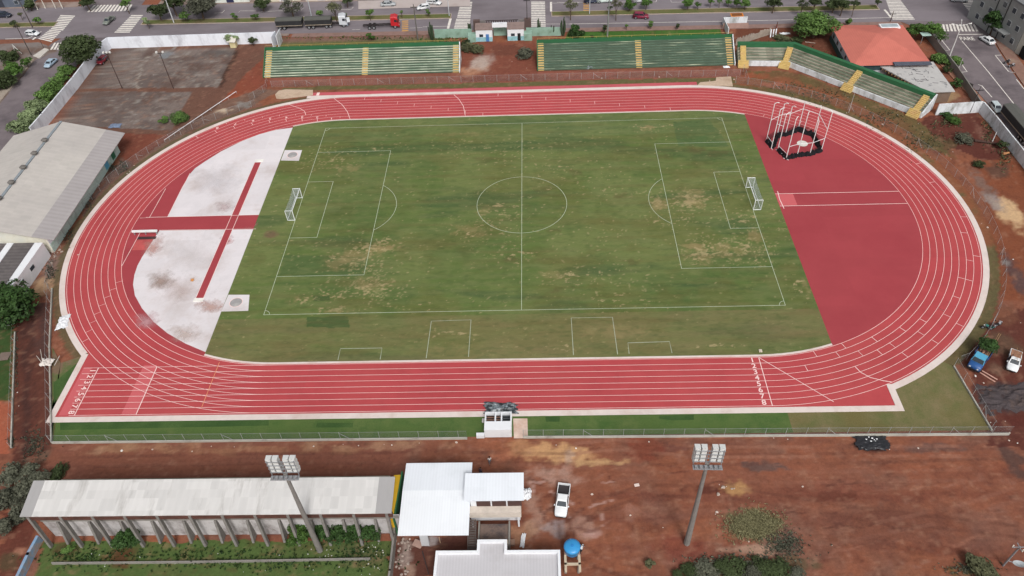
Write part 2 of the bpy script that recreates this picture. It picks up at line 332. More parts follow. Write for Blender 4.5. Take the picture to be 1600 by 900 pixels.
# track surround verge, right of the back straight and around
def ringmask(a,b): 
    dx=np.maximum(np.abs(x)-S,0); r=np.hypot(dx,y); return ((r>a)&(r<b)).astype(float)
p._mix(ringmask(46,50.5)*(y>-48)*(x>0),(104,98,66),.9); p._mix(ringmask(46,50.0)*(y>-48)*(x<0),(98,92,66),.8)
p.poly([(1165,112),(1235,112),(1330,145),(1440,190),(1480,240),(1440,230),(1340,180),(1240,150),(1170,140)],(100,92,58),.85); p.mott((120,86,60),4,.5,.65,.7,17,mask=inpoly(x,y,[g2(*q) for q in [(1165,112),(1235,112),(1330,145),(1440,190),(1500,250),(1440,230),(1340,180),(1240,150),(1170,140)]]).astype(float))
p.streak([(1160,124),(1230,130),(1300,152),(1370,186),(1420,226),(1500,300),(1540,370)],3.0,(146,88,62),.85,2,.3)
p.poly([(1440,190),(1470,172),(1525,176),(1580,240),(1540,250),(1480,230)],(92,50,44),.9); p.blob(1535,210,8,26,(140,100,86),.5); p.blob(1560,265,26,14,(84,70,62),.7); p.blob(1470,225,24,14,(92,82,56),.7)
p.blob(1210,132,30,5,(170,100,76),.8); p.blob(1180,118,20,6,(160,84,60),.7)
p.poly([(1150,36),(1300,40),(1334,104),(1290,100),(1235,74),(1146,72)],(112,68,52),.9); p.blob(1180,72,26,6,(140,80,60),.6); p.blob(1240,84,30,8,(90,76,56),.5); p.blob(1322,97,30,20,(120,66,50),.6); p.blob(1480,150,18,14,(170,140,104),.9)
# grass strips along the avenue
p.poly([(890,44),(1125,41),(1130,60),(880,64)],(70,108,46),1,.3); p.poly([(440,66),(700,56),(690,72),(430,76)],(96,108,62),.9,.6); p.poly([(420,58),(700,48),(700,60),(430,68)],(128,104,94),.85,.5)
p.poly([(-60,20),(90,18),(90,40),(-60,45)],(110,100,84),.6)
# the old courts
p.poly([(160,68),(440,66),(380,120),(300,210),(70,206),(118,135)],(112,82,70),.9,.5)
for Q in ([(180,76),(370,74),(341,136),(122,138)],[(119,142),(300,143),(266,203),(86,196)]):
    m=p.poly(Q,(126,113,107),.97,.25); p.mott((98,86,82),4,.45,.65,.65,21,mask=m); p.mott((152,144,136),1.6,.58,.72,.7,22,sy=1.4,mask=m); p.mott((98,72,62),4,.55,.7,.5,23,mask=m)
p.streak([(345,134),(372,78)],.7,(74,56,48),.9,3,.2); p.streak([(210,140),(225,95),(235,85)],.35,(170,162,150),.6,3,.3)
p.blob(262,85,12,6,(128,134,138),.8); p.blob(340,83,22,7,(98,96,94),.6)
Z=np.zeros_like(X); Z+= (vnoise(x,y,8,4,40)-.5).reshape(X.shape)*.12-.10
dxx=np.maximum(np.abs(X)-S,0); Z=np.where((np.hypot(dxx,Y)<50.5)|((np.abs(X)<76)&(Y<-30)&(Y>-53.2)),-.06,Z); Z=np.where((Y>77)|(X<-113)|(X>103),-.08,Z)
p._mix(sst(vnoise(p.x,p.y,.8,3,940),.55,.8),(96,58,46),.3); p._mix(sst(vnoise(p.x,p.y,.9,3,941),.6,.82),(176,132,108),.3)
ground=gridmesh('ground',X,Y,Z,vmat('red_earth',2.2,.2,(1,1,1),.5,.06)); setcol(ground.data,p.c); struct(ground)
# -------- track surface
m_track=mat('track_red',(182,72,76),var=.075,scale=.35,fine=5,stain=(190,83,83),st_scale=.05,st_lo=.45,st_hi=.75,rough=.9,spec=.2,cells=(17,3.66,.045))
m_dred=mat('field_event_red',(168,68,74),var=.05,scale=.15,fine=4,stain=(160,60,68),st_scale=.06,st_lo=.45,st_hi=.8,rough=.9,spec=.2,cells=(60,2.4,.04))
m_line=mat('line_white',(246,214,210),var=.06,scale=1,rough=.8)
m_conc=mat('kerb_concrete',(222,208,202),var=.06,scale=.6,stain=(202,176,164),st_scale=.18,st_lo=.5,st_hi=.8)
m_apron=mat('apron_concrete',(224,218,221),var=.05,scale=.4,stain=(190,176,172),st_scale=.1,st_lo=.48,st_hi=.75,fine=2,cells=(5.2,5.2,.05))
XL,XR=-73.0,58.6
full=oval(RI+8*LW+.28)
mb=MB(); mb.sheet(full,.02); 
mb.sheet([(XL,-KI),(-S+0,-KI),(-S,-34),(XL,-34.4)],.016); mb.sheet([(XR,-KI),(XR,-43.9),(S,-34),(S,-KI)],.016)
track=mb.build('running_track',m_track); struct(track)
# lane lines
mb=MB(); w=.034
def band(P,ww,z,closed=True):
    n=len(P)
    vs=[];
    for i in range(n):
        a=Vector(P[i-1] if (closed or i>0) else P[i]); b=Vector(P[(i+1)%n] if (closed or i<n-1) else P[i]); d=(b-a); d=Vector((d[0],d[1])).normalized(); nn=Vector((-d.y,d.x))*ww; c=Vector(P[i][:2])
        vs+=[(c.x-nn.x,c.y-nn.y,z),(c.x+nn.x,c.y+nn.y,z)]
    m=n if closed else n-1
    mb.add(vs,[(2*i,2*((i+1)%n),2*((i+1)%n)+1,2*i+1) for i in range(m)])
for i in range(9): band(oval(RI+i*LW,96),w,.026)
for i in range(9):
    band([(XL+.5+(0.2*i),-RI-i*LW),(-S,-RI-i*LW)],w,.025,False)
for xx,y0,y1,ww in ((S,-RI,-RO,.06),(S-100,-RI,-RO,.07),(S-110,-RI,-RO,.07)): band([(xx,y0),(xx,y1)],ww,.028,False)
band([(S,-RI),(S+9.5,-RO+.6)],.05,.028,False)
# curved break lines and staggered marks
def arcpt(r,a,side): return (side*(S+r*math.cos(a)),r*math.sin(a))
def mark(side,lane,a,ww=.045,f0=0,f1=1):
    r0=RI+lane*LW; band([arcpt(r0+LW*f0,R_(a),side),arcpt(r0+LW*f1,R_(a),side)],ww,.029,False)
for l,a in enumerate((-68,-60,-52,-46,-40,-34,-27,-18)): mark(1,l,a)
for l,a in enumerate((-76,-71,-66,-58,-50,-41,-20,-4)): mark(1,l,a,.035)
for l,a in ((6,-10),(5,-27),(4,-40),(7,-42),(6,-50),(5,-58),(6,10),(7,18),(7,31),(2,-80),(3,-62)): mark(1,l,a,.04,.0,1)
for l,a in ((1,52),(2,58),(0,64),(0,48)): mark(1,l,a,.03)
for l in range(8): mark(-1,l,-26-l*2.3+0,.03)
for l in range(8): mark(-1,l,79-l*5.2,.05)
for l in range(8): mark(-1,l,87-l*5.0,.035,.5,1)
for i in range(8):
    xx=17-i*4.4+0*i; band([(18.0+26-i*5.8-8,RI+i*LW),(18.0+26-i*5.8-8,RI+(i+1)*LW)],.04,.028,False)
    band([(-8-i*4.2,RI+i*LW),(-8-i*4.2,RI+(i+1)*LW)],.035,.028,False)
def carc(pts): 
    Q=[g2(*q) for q in pts]; band(Q,.06,.030,False)
carc([(709,148),(717,155),(724,166),(727,180.5)]); carc([(522,154),(535,164),(543,175),(547,186)]); carc([(450,163),(468,169),(476,174),(478,180)]); carc([(1336,573),(1345,582),(1360,590),(1380,595),(1393,597)])
ll=mb.build('lane_lines',m_line,track)
m_tick=mat('tick_yellow',(225,150,110)); mb=MB(); band([g2(343,566),g2(315,637)],.05,.031,False); mb.build('relay_marks',m_tick,track)
# lighter exchange zones
m_pink=mat('track_pink',(204,98,102),var=.04,scale=.3); mb=MB()
mb.sheet([(S-110-2.6,-RI),(S-110-1.1,-RI),(S-110-1.1,-RO),(S-110-2.6,-RO)],.0235); mb.sheet([(S-100-2.4,-RI+.4),(S-100-.1,-RI+.4),(S-100-.1,-RO),(S-100-2.4,-RO)],.0235)
mb.build('light_start_zones',m_pink,track)
# numbers
def digit(ch,cx,cy,h,rot,parent,m):
    cu=bpy.data.curves.new('lane_number','FONT'); cu.body=ch; cu.size=h*1.38; cu.align_x='CENTER'; cu.align_y='CENTER'; cu.offset=.02
    o=bpy.data.objects.new('lane_number',cu); COL.objects.link(o); dg=bpy.context.evaluated_depsgraph_get(); me=bpy.data.meshes.new_from_object(o.evaluated_get(dg)); bpy.data.objects.remove(o)
    me.materials.clear(); me.materials.append(m); q=bpy.data.objects.new('lane_number',me); COL.objects.link(q); q.location=(cx,cy,.033); q.rotation_euler=(0,0,rot); q.scale=(1.1,1.0,1); q.parent=parent; return q
for i in range(8):
    yy=-RI-(i+.5)*LW
    digit(str(i+1),S-1.15,yy,.95,0,track,m_line); digit(str(i+1),S-110-.75,yy,.95,-PI/2,track,m_line)
    c=arcpt(RI+(i+.5)*LW,R_(84-i*5.0),-1); digit(str(i+1),c[0],c[1],.8,R_(180+8),track,m_line)
# inner kerb
mb=MB(); 
def kerbband(P,w0,z0,z1,closed=False):
    n=len(P); vs=[]
    for i in range(n):
        a=Vector(P[max(i-1,0)]);b=Vector(P[min(i+1,n-1)]);d=(b-a).normalized();nn=Vector((-d.y,d.x));c=Vector(P[i])
        for k,zz in ((-1,z0),(-1,z1),(1,z1),(1,z0)): vs.append((c.x+nn.x*w0/2*k,c.y+nn.y*w0/2*k,zz))
    fs=[]
    for i in range(n-1):
        for k in range(4): fs.append((4*i+k,4*i+(k+1)%4,4*(i+1)+(k+1)%4,4*(i+1)+k))
    fs+=[(3,2,1,0),(4*n-4,4*n-3,4*n-2,4*n-1)]
    mb.add(vs,fs)
XE=52.6; YE=math.sqrt((RI-.3)**2-(XE-S)**2)
def edge(sign,r=RI-.35):
    a=math.acos((XE-S)/r); P=[(-XE,sign*r*math.sin(a))]
    P+=[(-S-r*math.cos(t),sign*r*math.sin(t)) for t in np.linspace(a,PI/2,8)[1:]]
    P+=[(S+r*math.cos(t),sign*r*math.sin(t)) for t in np.linspace(PI/2,a,8)]
    return P
kerbband(edge(-1),.38,.0,.07); kerbband(edge(1),.3,.0,.07)
inner=mb.build('inner_kerb',m_conc,track)
# outer kerb
mb=MB(); kw=KO-KI; rm=(KI+KO)/2
P=[(XL-1.025,-rm),(XR+1.075,-rm)]; kerbband(P,kw,-.05,.045)
kerbband([(XR+.55,-rm+kw/2),(XR+.55,-43.6)],1.05,-.05,.045)
a0=math.atan2(-43.6,XR+.5-S); P=[(S+rm*math.cos(t),rm*math.sin(t)) for t in np.linspace(-1.168,PI/2,60)]+[(-52,rm)]; kerbband(P,kw,-.05,.044)
P=[(-S-rm*math.cos(t),rm*math.sin(t)) for t in np.linspace(PI/2,-.80,60)]; P.insert(0,(-S,rm)) ; kerbband(P,kw,-.05,.042)
kerbband([(XL-.5,-34.6),(XL-.5,-rm+kw/2)],1.05,-.05,.043)
struct(mb.build('track_kerb',m_conc))
# -------- left D: red runways and white concrete
mb=MB(); r=RI-.12; a=math.acos((XE-S)/r)
D=[(-S-r*math.cos(t),r*math.sin(t)) for t in np.linspace(-a,a,50)]; mb.sheet(D,.03); D2=[(-q[0],q[1]) for q in D]; mb.sheet(D2,.03)
red=mb.build('field_event_surface',m_dred); struct(red)
def px(pts): return [g2(*q) for q in pts]
white1=px([(262,339),(272,318),(285,292),(297,272),(305,263),(318,254),(345,237),(375,222),(405,210),(432,203)])
ytop=G(456,198).y
W1=white1+[(-XE,34.6),(-XE,G(402,336).y)]
W2=px([(249,360.5)])+[(-XE,G(399,358.5).y),(-XE,-34.6)]+px([(318,549),(290,537),(262,521),(240,503),(222,482),(211,462),(208,445),(210,430),(215,415),(222,402),(235,382)])
def clipx(P): return P
lx=lambda yv: (G(406,255).x+G(312,468).x)/2
xa=G(405,255).x; 
mb=MB(); mb.sheet(W1,.036); mb.sheet(W2,.036); ap=mb.build('concrete_apron',[m_apron]); struct(ap)
# paint the stains of the apron as thin real dust layers
def stain(name,pxy,rx,ry,rgb,parent,z,amt=.6,seed=0):
    c=G(*pxy); m=mpp(*pxy); RX=rx*m; RY=abs(G(pxy[0],pxy[1]-ry).y-G(pxy[0],pxy[1]+ry).y)/2
    t=NT(name+'_dust'); v=t.coord(); n=t.new('ShaderNodeTexNoise'); n.inputs['Scale'].default_value=.35/max(.3,min(RX,RY)/3); n.inputs['Detail'].default_value=8; n.inputs['Roughness'].default_value=.7; t.l(v,n.inputs['Vector'])
    ln=t.new('ShaderNodeVectorMath',operation='LENGTH'); v2=t.coord((1/RX,1/RY,0)); t.l(v2,ln.inputs[0])
    f=t.math('SUBTRACT',t.math('ADD',1.15,t.math('MULTIPLY',t.math('SUBTRACT',n.outputs[0],.5),3.2)),t.math('MULTIPLY',ln.outputs['Value'],1.25))
    f=t.new('ShaderNodeClamp'); src=t.math('SUBTRACT',t.math('ADD',.95,t.math('MULTIPLY',t.math('SUBTRACT',n.outputs[0],.5),3.0)),t.math('MULTIPLY',ln.outputs['Value'],1.3)); t.l(src,f.inputs[0])
    e=t.math('MINIMUM',f.outputs[0],t.math('MULTIPLY',t.math('SUBTRACT',1.0,ln.outputs['Value']),4.0)); fc=t.new('ShaderNodeClamp'); t.l(e,fc.inputs[0])
    tr=t.new('ShaderNodeBsdfTransparent'); mx=t.new('ShaderNodeMixShader'); t.l(t.math('MULTIPLY',fc.outputs[0],amt),mx.inputs[0]); t.l(tr.outputs[0],mx.inputs[1]); t.l(t.b.outputs[0],mx.inputs[2]); t.l(mx.outputs[0],t.out.inputs[0])
    t.b.inputs['Base Color'].default_value=(*C3(rgb),1); t.b.inputs['Roughness'].default_value=1
    q=MB(); q.add([(RX*math.cos(2*PI*i/20),RY*math.sin(2*PI*i/20),0) for i in range(20)],[tuple(range(20))]); o=q.build(name,t.m,parent); o.location=(c.x,c.y,z); return o
stain('dust_stain',(252,437),32,22,(168,144,132),ap,.040,.7); stain('dust_stain',(285,450),60,30,(196,170,160),ap,.041,.4); stain('dust_stain',(240,385),22,26,(205,160,150),ap,.042,.7)
stain('dust_stain',(330,478),40,16,(200,165,155),ap,.043,.8); stain('dust_stain',(290,520),40,22,(205,185,175),ap,.044,.6); stain('dust_stain',(355,375),16,12,(210,140,140),ap,.045,.7); stain('dust_stain',(352,322),24,14,(210,190,190),ap,.046,.6)
stain('dust_stain',(230,500),30,20,(210,160,165),ap,.047,.7); stain('rust_stain',(301,437),6,5,(230,150,50),ap,.048,1.0); stain('dust_stain',(390,350),20,10,(214,140,140),ap,.049,.6); stain('dust_stain',(300,395),70,40,(210,200,196),ap,.050,.25); stain('dust_stain',(340,280),60,34,(206,202,206),ap,.051,.3)
# long jump runway crossing
mb=MB(); A=G(403,254);B=G(312,466); mb.obox(A,B,1.35,.030,.054)
mb.obox(G(240,349),(-XE,(G(240,349).y+G(402,347).y)/2),3.4,.03,.052)
rw=mb.build('jump_runway',m_dred,red)
mb=MB(); d=(B-A).normalized(); n=Vector((-d.y,d.x,0))
for k in (-1,1): band([(A.x+n.x*.72*k,A.y+n.y*.72*k),(B.x+n.x*.72*k,B.y+n.y*.72*k)],.05,.058,False)
for q in ([(219,341),(233.5,340.5),(259,295)],[(205,361),(221,360.5),(190.5,416)],[(228,340),(402,336)],[(249,360),(400,358)],[(262,339),(297,271)]): band(px(q),.05,.060,False)
mb.build('runway_lines',m_line,red)
mb=MB(); 
for c in (G(405,251.5),G(310.5,469)): mb.box(c.x-.9,c.x+.9,c.y-.45,c.y+.45,.03,.12)
mb.build('takeoff_board',mat('board_white',(235,232,225)),red)
# right D lines
mb=MB(); y1=G(1215,303).y;y2=G(1224,322).y
band([(XE+.1,y1),g2(1404,299)],.06,.036,False); band([(XE+.1,y2),g2(1418,318)],.06,.036,False); band(px([(1215,299),(1218,311),(1225,326)]),.07,.037,False)
mb.build('javelin_lines',m_line,red)
mb=MB(); mb.sheet([(XE+.1,y1-.1),(XE+3.6,y1-.15),(XE+3.6,y2+.15),(XE+.1,y2+.1)],.0345); mb.build('javelin_foul_zone',m_pink,red)
# inner red parts between lane 1 and runways lighter kerb shading : steeple water jump
wj=thing('water_jump','steeplechase water jump pit with a white hurdle bar inside the left bend','water jump',(0,0,0))
a=G(229,366.5); mb=MB(); 
b0,b1=G(209,367),G(248,366); mb.obox(b0,b1,.45,.75,1.05); mb.build('hurdle_bar',paint('white_paint',(236,236,236),.5),wj)
mb=MB(); 
for t in (.06,.5,.94): c=b0.lerp(b1,t); mb=MB(); mb.box(c.x-.06,c.x+.06,c.y-.15,c.y+.15,.03,.76); mb.build('hurdle_leg',paint('grey_paint',(150,150,152)),wj)
Q=px([(215,372),(244,371),(233,391),(206,391)]); mb=MB(); mb.sheet(Q,.034); mb.build('pit_floor',mat('pit_red',(190,86,84),stain=(150,60,64)),wj)
Q2=px([(216,370),(245,369.5),(243,374),(213,374.5)]); mb=MB(); mb.sheet(Q2,.040); mb.build('pit_edge',mat('pit_dark',(70,48,50)),wj)
# -------- far long jump strip and sand pits
mb=MB(); ysA=KO+.02
mb.sheet([(-51.2,KO),(44.0,KO),(44.0,KO+1.5),(-51.2,KO+1.5)],.02); lj=mb.build('side_runway',mat('runway_pink',(196,92,100),var=.06,stain=(176,74,84),st_scale=.08)); struct(lj)
mb=MB(); band([(-49.5,KO+.1),(-49.5,KO+1.5)],.35,.026,False); band([(-36,KO+.05),(44,KO+.05)],.04,.026,False); mb.build('takeoff_board',m_line,lj)
m_sand=mat('sand',(196,172,150),var=.1,scale=1.5,stain=(170,142,118),st_scale=.3,bump=.1)
mb=MB(); mb.prism(px([(430,148),(436,142),(447,140),(489,141),(489,149),(440,155),(432,154)]),-.02,.1); tag(mb.build('sand_pit',m_sand),'rounded long jump sand pit left of the far runway','sand pit')
mb=MB(); mb.prism(px([(1119,121),(1142,120),(1145,135),(1118,134),(1090,133.5),(1094,129),(1118,127)]),-.02,.1); tag(mb.build('sand_pit',m_sand),'pale sand pit beside the right end of the far runway','sand pit')
# -------- pitch turf
nx,ny=620,460
u=np.linspace(-XE,XE,nx); 
def ymax(xx): d=np.maximum(np.abs(xx)-S,0); return np.sqrt((RI-.35)**2-d*d)
X,V=np.meshgrid(u,np.linspace(-1,1,ny)); Y=V*ymax(X); x=X.ravel();y=Y.ravel()
p=Painter(x,y,(98,116,62))
p.mott((116,126,74),16,.42,.62,.85,50); p.mott((80,102,56),12,.48,.68,.55,51); p.mott((106,106,58),9,.52,.68,.5,52,sx=.7); p.mott((96,94,52),6,.58,.74,.35,53); p.mott((120,126,80),3,.55,.75,.4,54,sx=.5)
p.mott((70,92,58),7,.55,.7,.6,55,sx=.3,sy=1.5)
st=(np.sin(y*2*PI/2.2)*.5+.5)*(vnoise(x,y,6,3,57)); p._mix(st,(116,122,78),.5)
p._mix(((y<-27)).astype(float)*vnoise(x*.3,y,3,4,58),(134,118,84),.85)
p._mix(((y>28)).astype(float)*vnoise(x*.2,y,3,4,59),(118,130,86),.6)
p.poly([(1052,190),(1110,187),(1140,230),(1060,228)],(78,104,66),.6,.4); p.poly([(433,432),(570,430),(574,400),(445,400)],(76,98,62),.5,.4)
for q in ((480,496,545,512),(490,462,515,470)):
    p.poly([(q[0],q[1]),(q[2],q[1]),(q[2],q[3]),(q[0],q[3])],(70,94,54),.8,.35)
for bx,by,rx,ry,a in ((1080,310,22,16,.6),(1030,320,12,12,.7),(1130,390,22,14,.55),(560,400,34,14,.5),(600,388,26,6,.8),(525,412,40,12,.4),(1085,385,22,10,.7),(545,262,22,6,.55),(580,445,40,12,.4),(460,470,14,8,.4),(1180,370,14,12,.6),(740,360,30,10,.45),(760,330,18,8,.35),(1095,405,18,12,.55),(870,430,30,8,.3),(1260,450,8,16,.5),(520,486,26,4,.6),(960,520,60,12,.35),(690,545,60,8,.3),(1010,200,22,4,.7),(720,210,60,5,.3),(1160,395,20,12,.5)):
    p.blob(bx,by,rx,ry,(158,138,96),a,.1,1.25,int(bx+by))
p.blob(423,367,13,9,(120,98,76),.9,.5,.5)
for bx,by in ((853,294),(990,410),(970,305),(860,360),(870,455),(1085,235),(1120,240),(760,250),(800,405),(900,270),(1040,245)): p.blob(bx,by,18,7,(96,82,54),.4,.2,1)
# dead-grass flecks, thicker where the turf is worn
dens=vnoise(x,y,11,3,61); D=[(1080,320,70),(1130,380,70),(570,405,80),(580,445,60),(500,250,50),(780,350,90),(1180,390,50),(870,230,90),(760,240,60),(930,380,60),(960,440,60)]
n_f=1100; cand=0; tx=p.x;ty=p.y; fl=np.zeros(len(x))
rs=np.random.RandomState(5)
for k in range(n_f):
    if rs.rand()<.72:
        d=D[rs.randint(len(D))] if rs.rand()<.6 else D[rs.randint(5)]; q=G(d[0]+rs.randn()*d[2]*.55,d[1]+rs.randn()*d[2]*.24); cx,cy=q.x,q.y
    else: cx,cy=rs.uniform(-50,50),rs.uniform(-27,32)
    if abs(cx)>52 or abs(cy)>36: continue
    L=rs.uniform(.02,.26)*(1.8 if rs.rand()<.12 else 1); W=rs.uniform(.02,.10); an=rs.uniform(0,PI)
    if rs.rand()<.5: an*=.3
    i0=int((cx+XE)/(2*XE)*(nx-1)); j0=int((cy/ymax(np.array(cx))+1)/2*(ny-1)); 
    for jj in range(max(0,j0-5),min(ny,j0+6)):
        ii=np.arange(max(0,i0-5),min(nx,i0+6)); idx=jj*nx+ii; dx=x[idx]-cx; dy=y[idx]-cy; aa=dx*math.cos(an)+dy*math.sin(an); bb=-dx*math.sin(an)+dy*math.cos(an)
        fl[idx]=np.maximum(fl[idx],np.clip(1.4-np.hypot(aa/(L+.09),bb/(W+.09)),0,1)*rs.uniform(.5,1))
p._mix(fl,(184,168,124),.65)
def worn(cx,cy,rx,ry,lvl,sd,amt=.85):
    c=G(cx,cy); m=mpp(cx,cy); RX=rx*m; RY=abs(G(cx,cy-ry).y-G(cx,cy+ry).y)/2
    d=np.exp(-(((x-c.x)/RX)**2+((y-c.y)/RY)**2)*1.3)
    n=vnoise(x*.6,y,.45,4,sd,.6); n2=vnoise(x,y,3.5,3,sd+1)
    mm=sst(n+lvl*d*(.5+1.0*(n2-.4)),.78,.92)*sst(d,.05,.3); p._mix(mm,(178,160,118),amt)
for i,q in enumerate([(590,385,46,15,.42),(548,402,44,12,.34),(555,420,50,12,.26),(585,450,52,16,.38),(570,440,34,10,.3),(525,460,70,20,.2),(470,470,20,10,.3),(1080,312,38,20,.42),(1050,345,50,16,.25),(1130,392,60,24,.34),(1090,400,30,16,.34),(1165,350,34,30,.24),(1190,395,26,24,.3),(1030,318,22,16,.4),(545,262,26,7,.34),(520,245,46,18,.2),(600,235,50,14,.15),(760,350,70,26,.2),(790,395,60,20,.26),(780,330,40,20,.2),(730,365,30,12,.26),(900,430,80,18,.16),(870,265,120,40,.10),(1010,200,60,8,.22),(760,230,90,16,.12),(960,300,80,20,.12),(1250,450,20,30,.3),(515,484,40,6,.34),(640,470,120,20,.12),(960,470,100,20,.12),(1125,540,50,4,.34),(690,525,90,12,.2),(860,545,80,12,.2),(1215,340,12,40,.28)]): worn(q[0],q[1],q[2],q[3],q[4]+.11,300+7*i)
nn_=vnoise(x*.6,y,.5,4,911,.6); p._mix(sst(nn_,.73,.86),(170,160,112),.55)
p._mix(sst(vnoise(x*.35,y,.5,3,930),.5,.8),(72,92,50),.35); p._mix(sst(vnoise(x*.3,y,.6,3,931),.52,.8),(130,132,84),.3); p._mix(sst(vnoise(x*.12,y*1.3,1.6,3,933),.5,.75),(108,92,58),.22)
turf=gridmesh('football_pitch',X,Y,np.full_like(X,.045),vmat('turf',6,.17,(.22,1.7,1),.9,.03)); setcol(turf.data,p.c); struct(turf)
# pitch markings
PX,PY=1.264,3.93; PA,PB=45.909,29.988; mb=MB(); zz=.050; lw=.042
def L(x0,y0,x1,y1,ww=lw): band([(PX+x0,PY+y0),(PX+x1,PY+y1)],ww,zz,False)
def box_(x0,y0,x1,y1): 
    global zz
    L(x0,y0-lw,x0,y1+lw); zz+=.0008; L(x0,y0,x1,y0); zz+=.0008; L(x1,y0-lw,x1,y1+lw); zz+=.0008; L(x0,y1,x1,y1); zz+=.0008
box_(-PA,-PB,PA,PB); L(0,-PB,0,PB); zz+=.001
mb.ring((PX,PY),9.15-lw,9.15+lw,n=96,z=zz); zz+=.001
for sgn in (-1,1):
    box_(sgn*PA,-20.16,sgn*(PA-16.5),20.16); box_(sgn*PA,-9.16,sgn*(PA-5.5),9.16); t=math.acos(5.5/9.15); c=(PX+sgn*(PA-11),PY)
    a0=PI if sgn>0 else 0; mb.ring(c,9.15-lw,9.15+lw,a0-t,a0+t,24,zz); zz+=.001
    for sy in (-1,1):
        c=(PX+sgn*PA,PY+sy*PB); a0={(-1,-1):0,(1,-1):PI/2,(1,1):PI,(-1,1):1.5*PI}[(sgn,sy)]; mb.ring(c,1-lw,1+lw,a0,a0+PI/2,8,zz); zz+=.0006
m_pl=mat('pitch_line',(186,196,170),var=.16,scale=1.2,fine=4)
mb.build('pitch_lines',m_pl,turf)
mb=MB(); zz=.051
for q in ([(528,563),(532,545),(597,544),(594,562)],[(666,560),(674,502),(736,500),(732,558)],[(896,555),(892.5,497),(957,496),(965,554)],[(983,553),(981,536),(1046,534),(1050,552)]): band(px(q),.055,zz,False); zz+=.0005
mb.build('warm_up_boxes',mat('pitch_line_faint',(168,176,156),var=.2,scale=1.2),turf)
# throwing pads beside the pitch
for q,cc,lab in (([(346,487),(388,486),(390,461),(357,461)],(369,473),'square concrete throwing pad with a grey circle near the lower end of the apron'),([(439,251),(467,251.5),(472,235),(445,235)],(457,242.5),'small square concrete throwing pad near the upper end of the apron')):
    t=thing('throwing_pad',lab,'throwing pad',G(*cc)); mb=MB(); c=G(*cc); Q=[(a-c.x,b-c.y) for a,b in px(q)]; mb.prism(Q,0,.075); mb.build('slab',m_apron,t)
    mb=MB(); mb.disc((0,0,.079),1.1,28); mb.build('circle',mat('circle_grey',(158,156,156),stain=(200,196,190)),t); mb=MB(); mb.ring((0,0),1.1,1.22,n=28,z=.084); mb.build('rim',m_line,t)
# -------- verges next to the fence
def noise_green(name,a,b,c,sc=.35,str_=(1,1,1)):
    t=NT(name); v=t.coord(str_); f=t.noise(v,sc,6,.65,.35,.65); f2=t.noise(v,sc*.35,4,.6,.45,.62); f3=t.noise(v,6,4,.7)
    cc=t.mix(f,C3(a),C3(b)); cc=t.mix(f2,cc,C3(c)); cc=t.mix(f3,t.mix(1.0,cc,(.82,)*3,'MULTIPLY'),t.mix(1.0,cc,(1.18,)*3,'MULTIPLY'))
    t.l(cc,t.b.inputs['Base Color']); t.b.inputs['Roughness'].default_value=1; t.b.inputs['Specular IOR Level'].default_value=.05; return t.m
mv=noise_green('verge_green',(72,100,52),(98,114,66),(86,108,58)); mv2=noise_green('verge_dry',(104,106,66),(128,116,84),(112,104,66)); mdk=noise_green('verge_sod',(66,92,50),(80,104,58),(60,86,47))
yk=-KO; yf=-52.45
mb=MB(); mb.sheet([(-71.3,yf),(42,yf),(42,yk),(-72.4,yk)],.018); v1=mb.build('verge_grass',mv); struct(v1)
mb=MB(); mb.sheet([(42,yf),(70.9,yf),(70.15,-40.1),(68.2,-38.6),(61,-43.5),(59.2,-44.5),(59.2,yk),(42,yk)],.018); struct(mb.build('verge_dry_grass',mv2))
mb=MB(); mb.sheet([(-71.4,yf),(-72.5,yk),(-74,-47),(-74,-35),(-77,-36.5),(-80,-33)],.016); struct(mb.build('verge_corner',mat('verge_brown',(122,100,80),stain=(92,104,60),st_scale=.12,st_lo=.42,st_hi=.5)))
mb=MB(); mb.sheet(px([(84,598),(120,568),(118,585),(84,630)]),.020); mb.build('sod_patch',mdk,v1)
for q in ([(495,661),(552,661),(551,668),(494,668)],[(852,651),(875,651),(874,659),(853,659)],[(1030,650),(1084,648),(1084,656),(1050,657),(1030,654)],[(94,659),(420,655),(420,665),(94,672)]): 
    mb=MB(); mb.sheet(px(q),.024); mb.build('sod_patch',mdk,v1)
mb=MB(); mb.sheet(px([(802,654),(824,654),(825,685),(803,685)]),.03); struct(mb.build('entry_path',mat('path_conc',(214,190,176),stain=(190,142,120),st_scale=.3,st_lo=.45)))
# ================================================================ ROADS
m_asph=mat('asphalt',(130,122,127),var=.07,scale=.25,stain=(108,100,104),st_scale=.07,st_lo=.45,st_hi=.7,fine=4,stretch=(.4,1,1))
m_asph2=mat('asphalt_side',(122,112,115),var=.08,scale=.3,stain=(92,84,88),st_scale=.1,st_lo=.45,st_hi=.7,fine=4)
m_rline=mat('road_paint',(226,220,212),var=.14,scale=1.5,fine=3,stain=(160,152,150),st_scale=1.2,st_lo=.5,st_hi=.8)
m_side=mat('sidewalk',(150,134,126),var=.12,scale=.6,stain=(134,104,88),st_scale=.2,st_lo=.45,st_hi=.7)
m_med=noise_green('median_grass',(104,104,68),(124,112,80),(96,104,60))
m_kerb=mat('street_kerb',(176,160,148),stain=(160,130,100),st_scale=.4)
def av(xx,off): return (xx,88.6-.024*xx+off)
def strip(x0,x1,o0,o1,z,n=1): return [av(x0,o0),av(x1,o0),av(x1,o1),av(x0,o1)]
mb=MB(); mb.sheet(strip(-400,400,-7.4,13.5,.0),.0); road=mb.build('avenue',m_asph); struct(road)
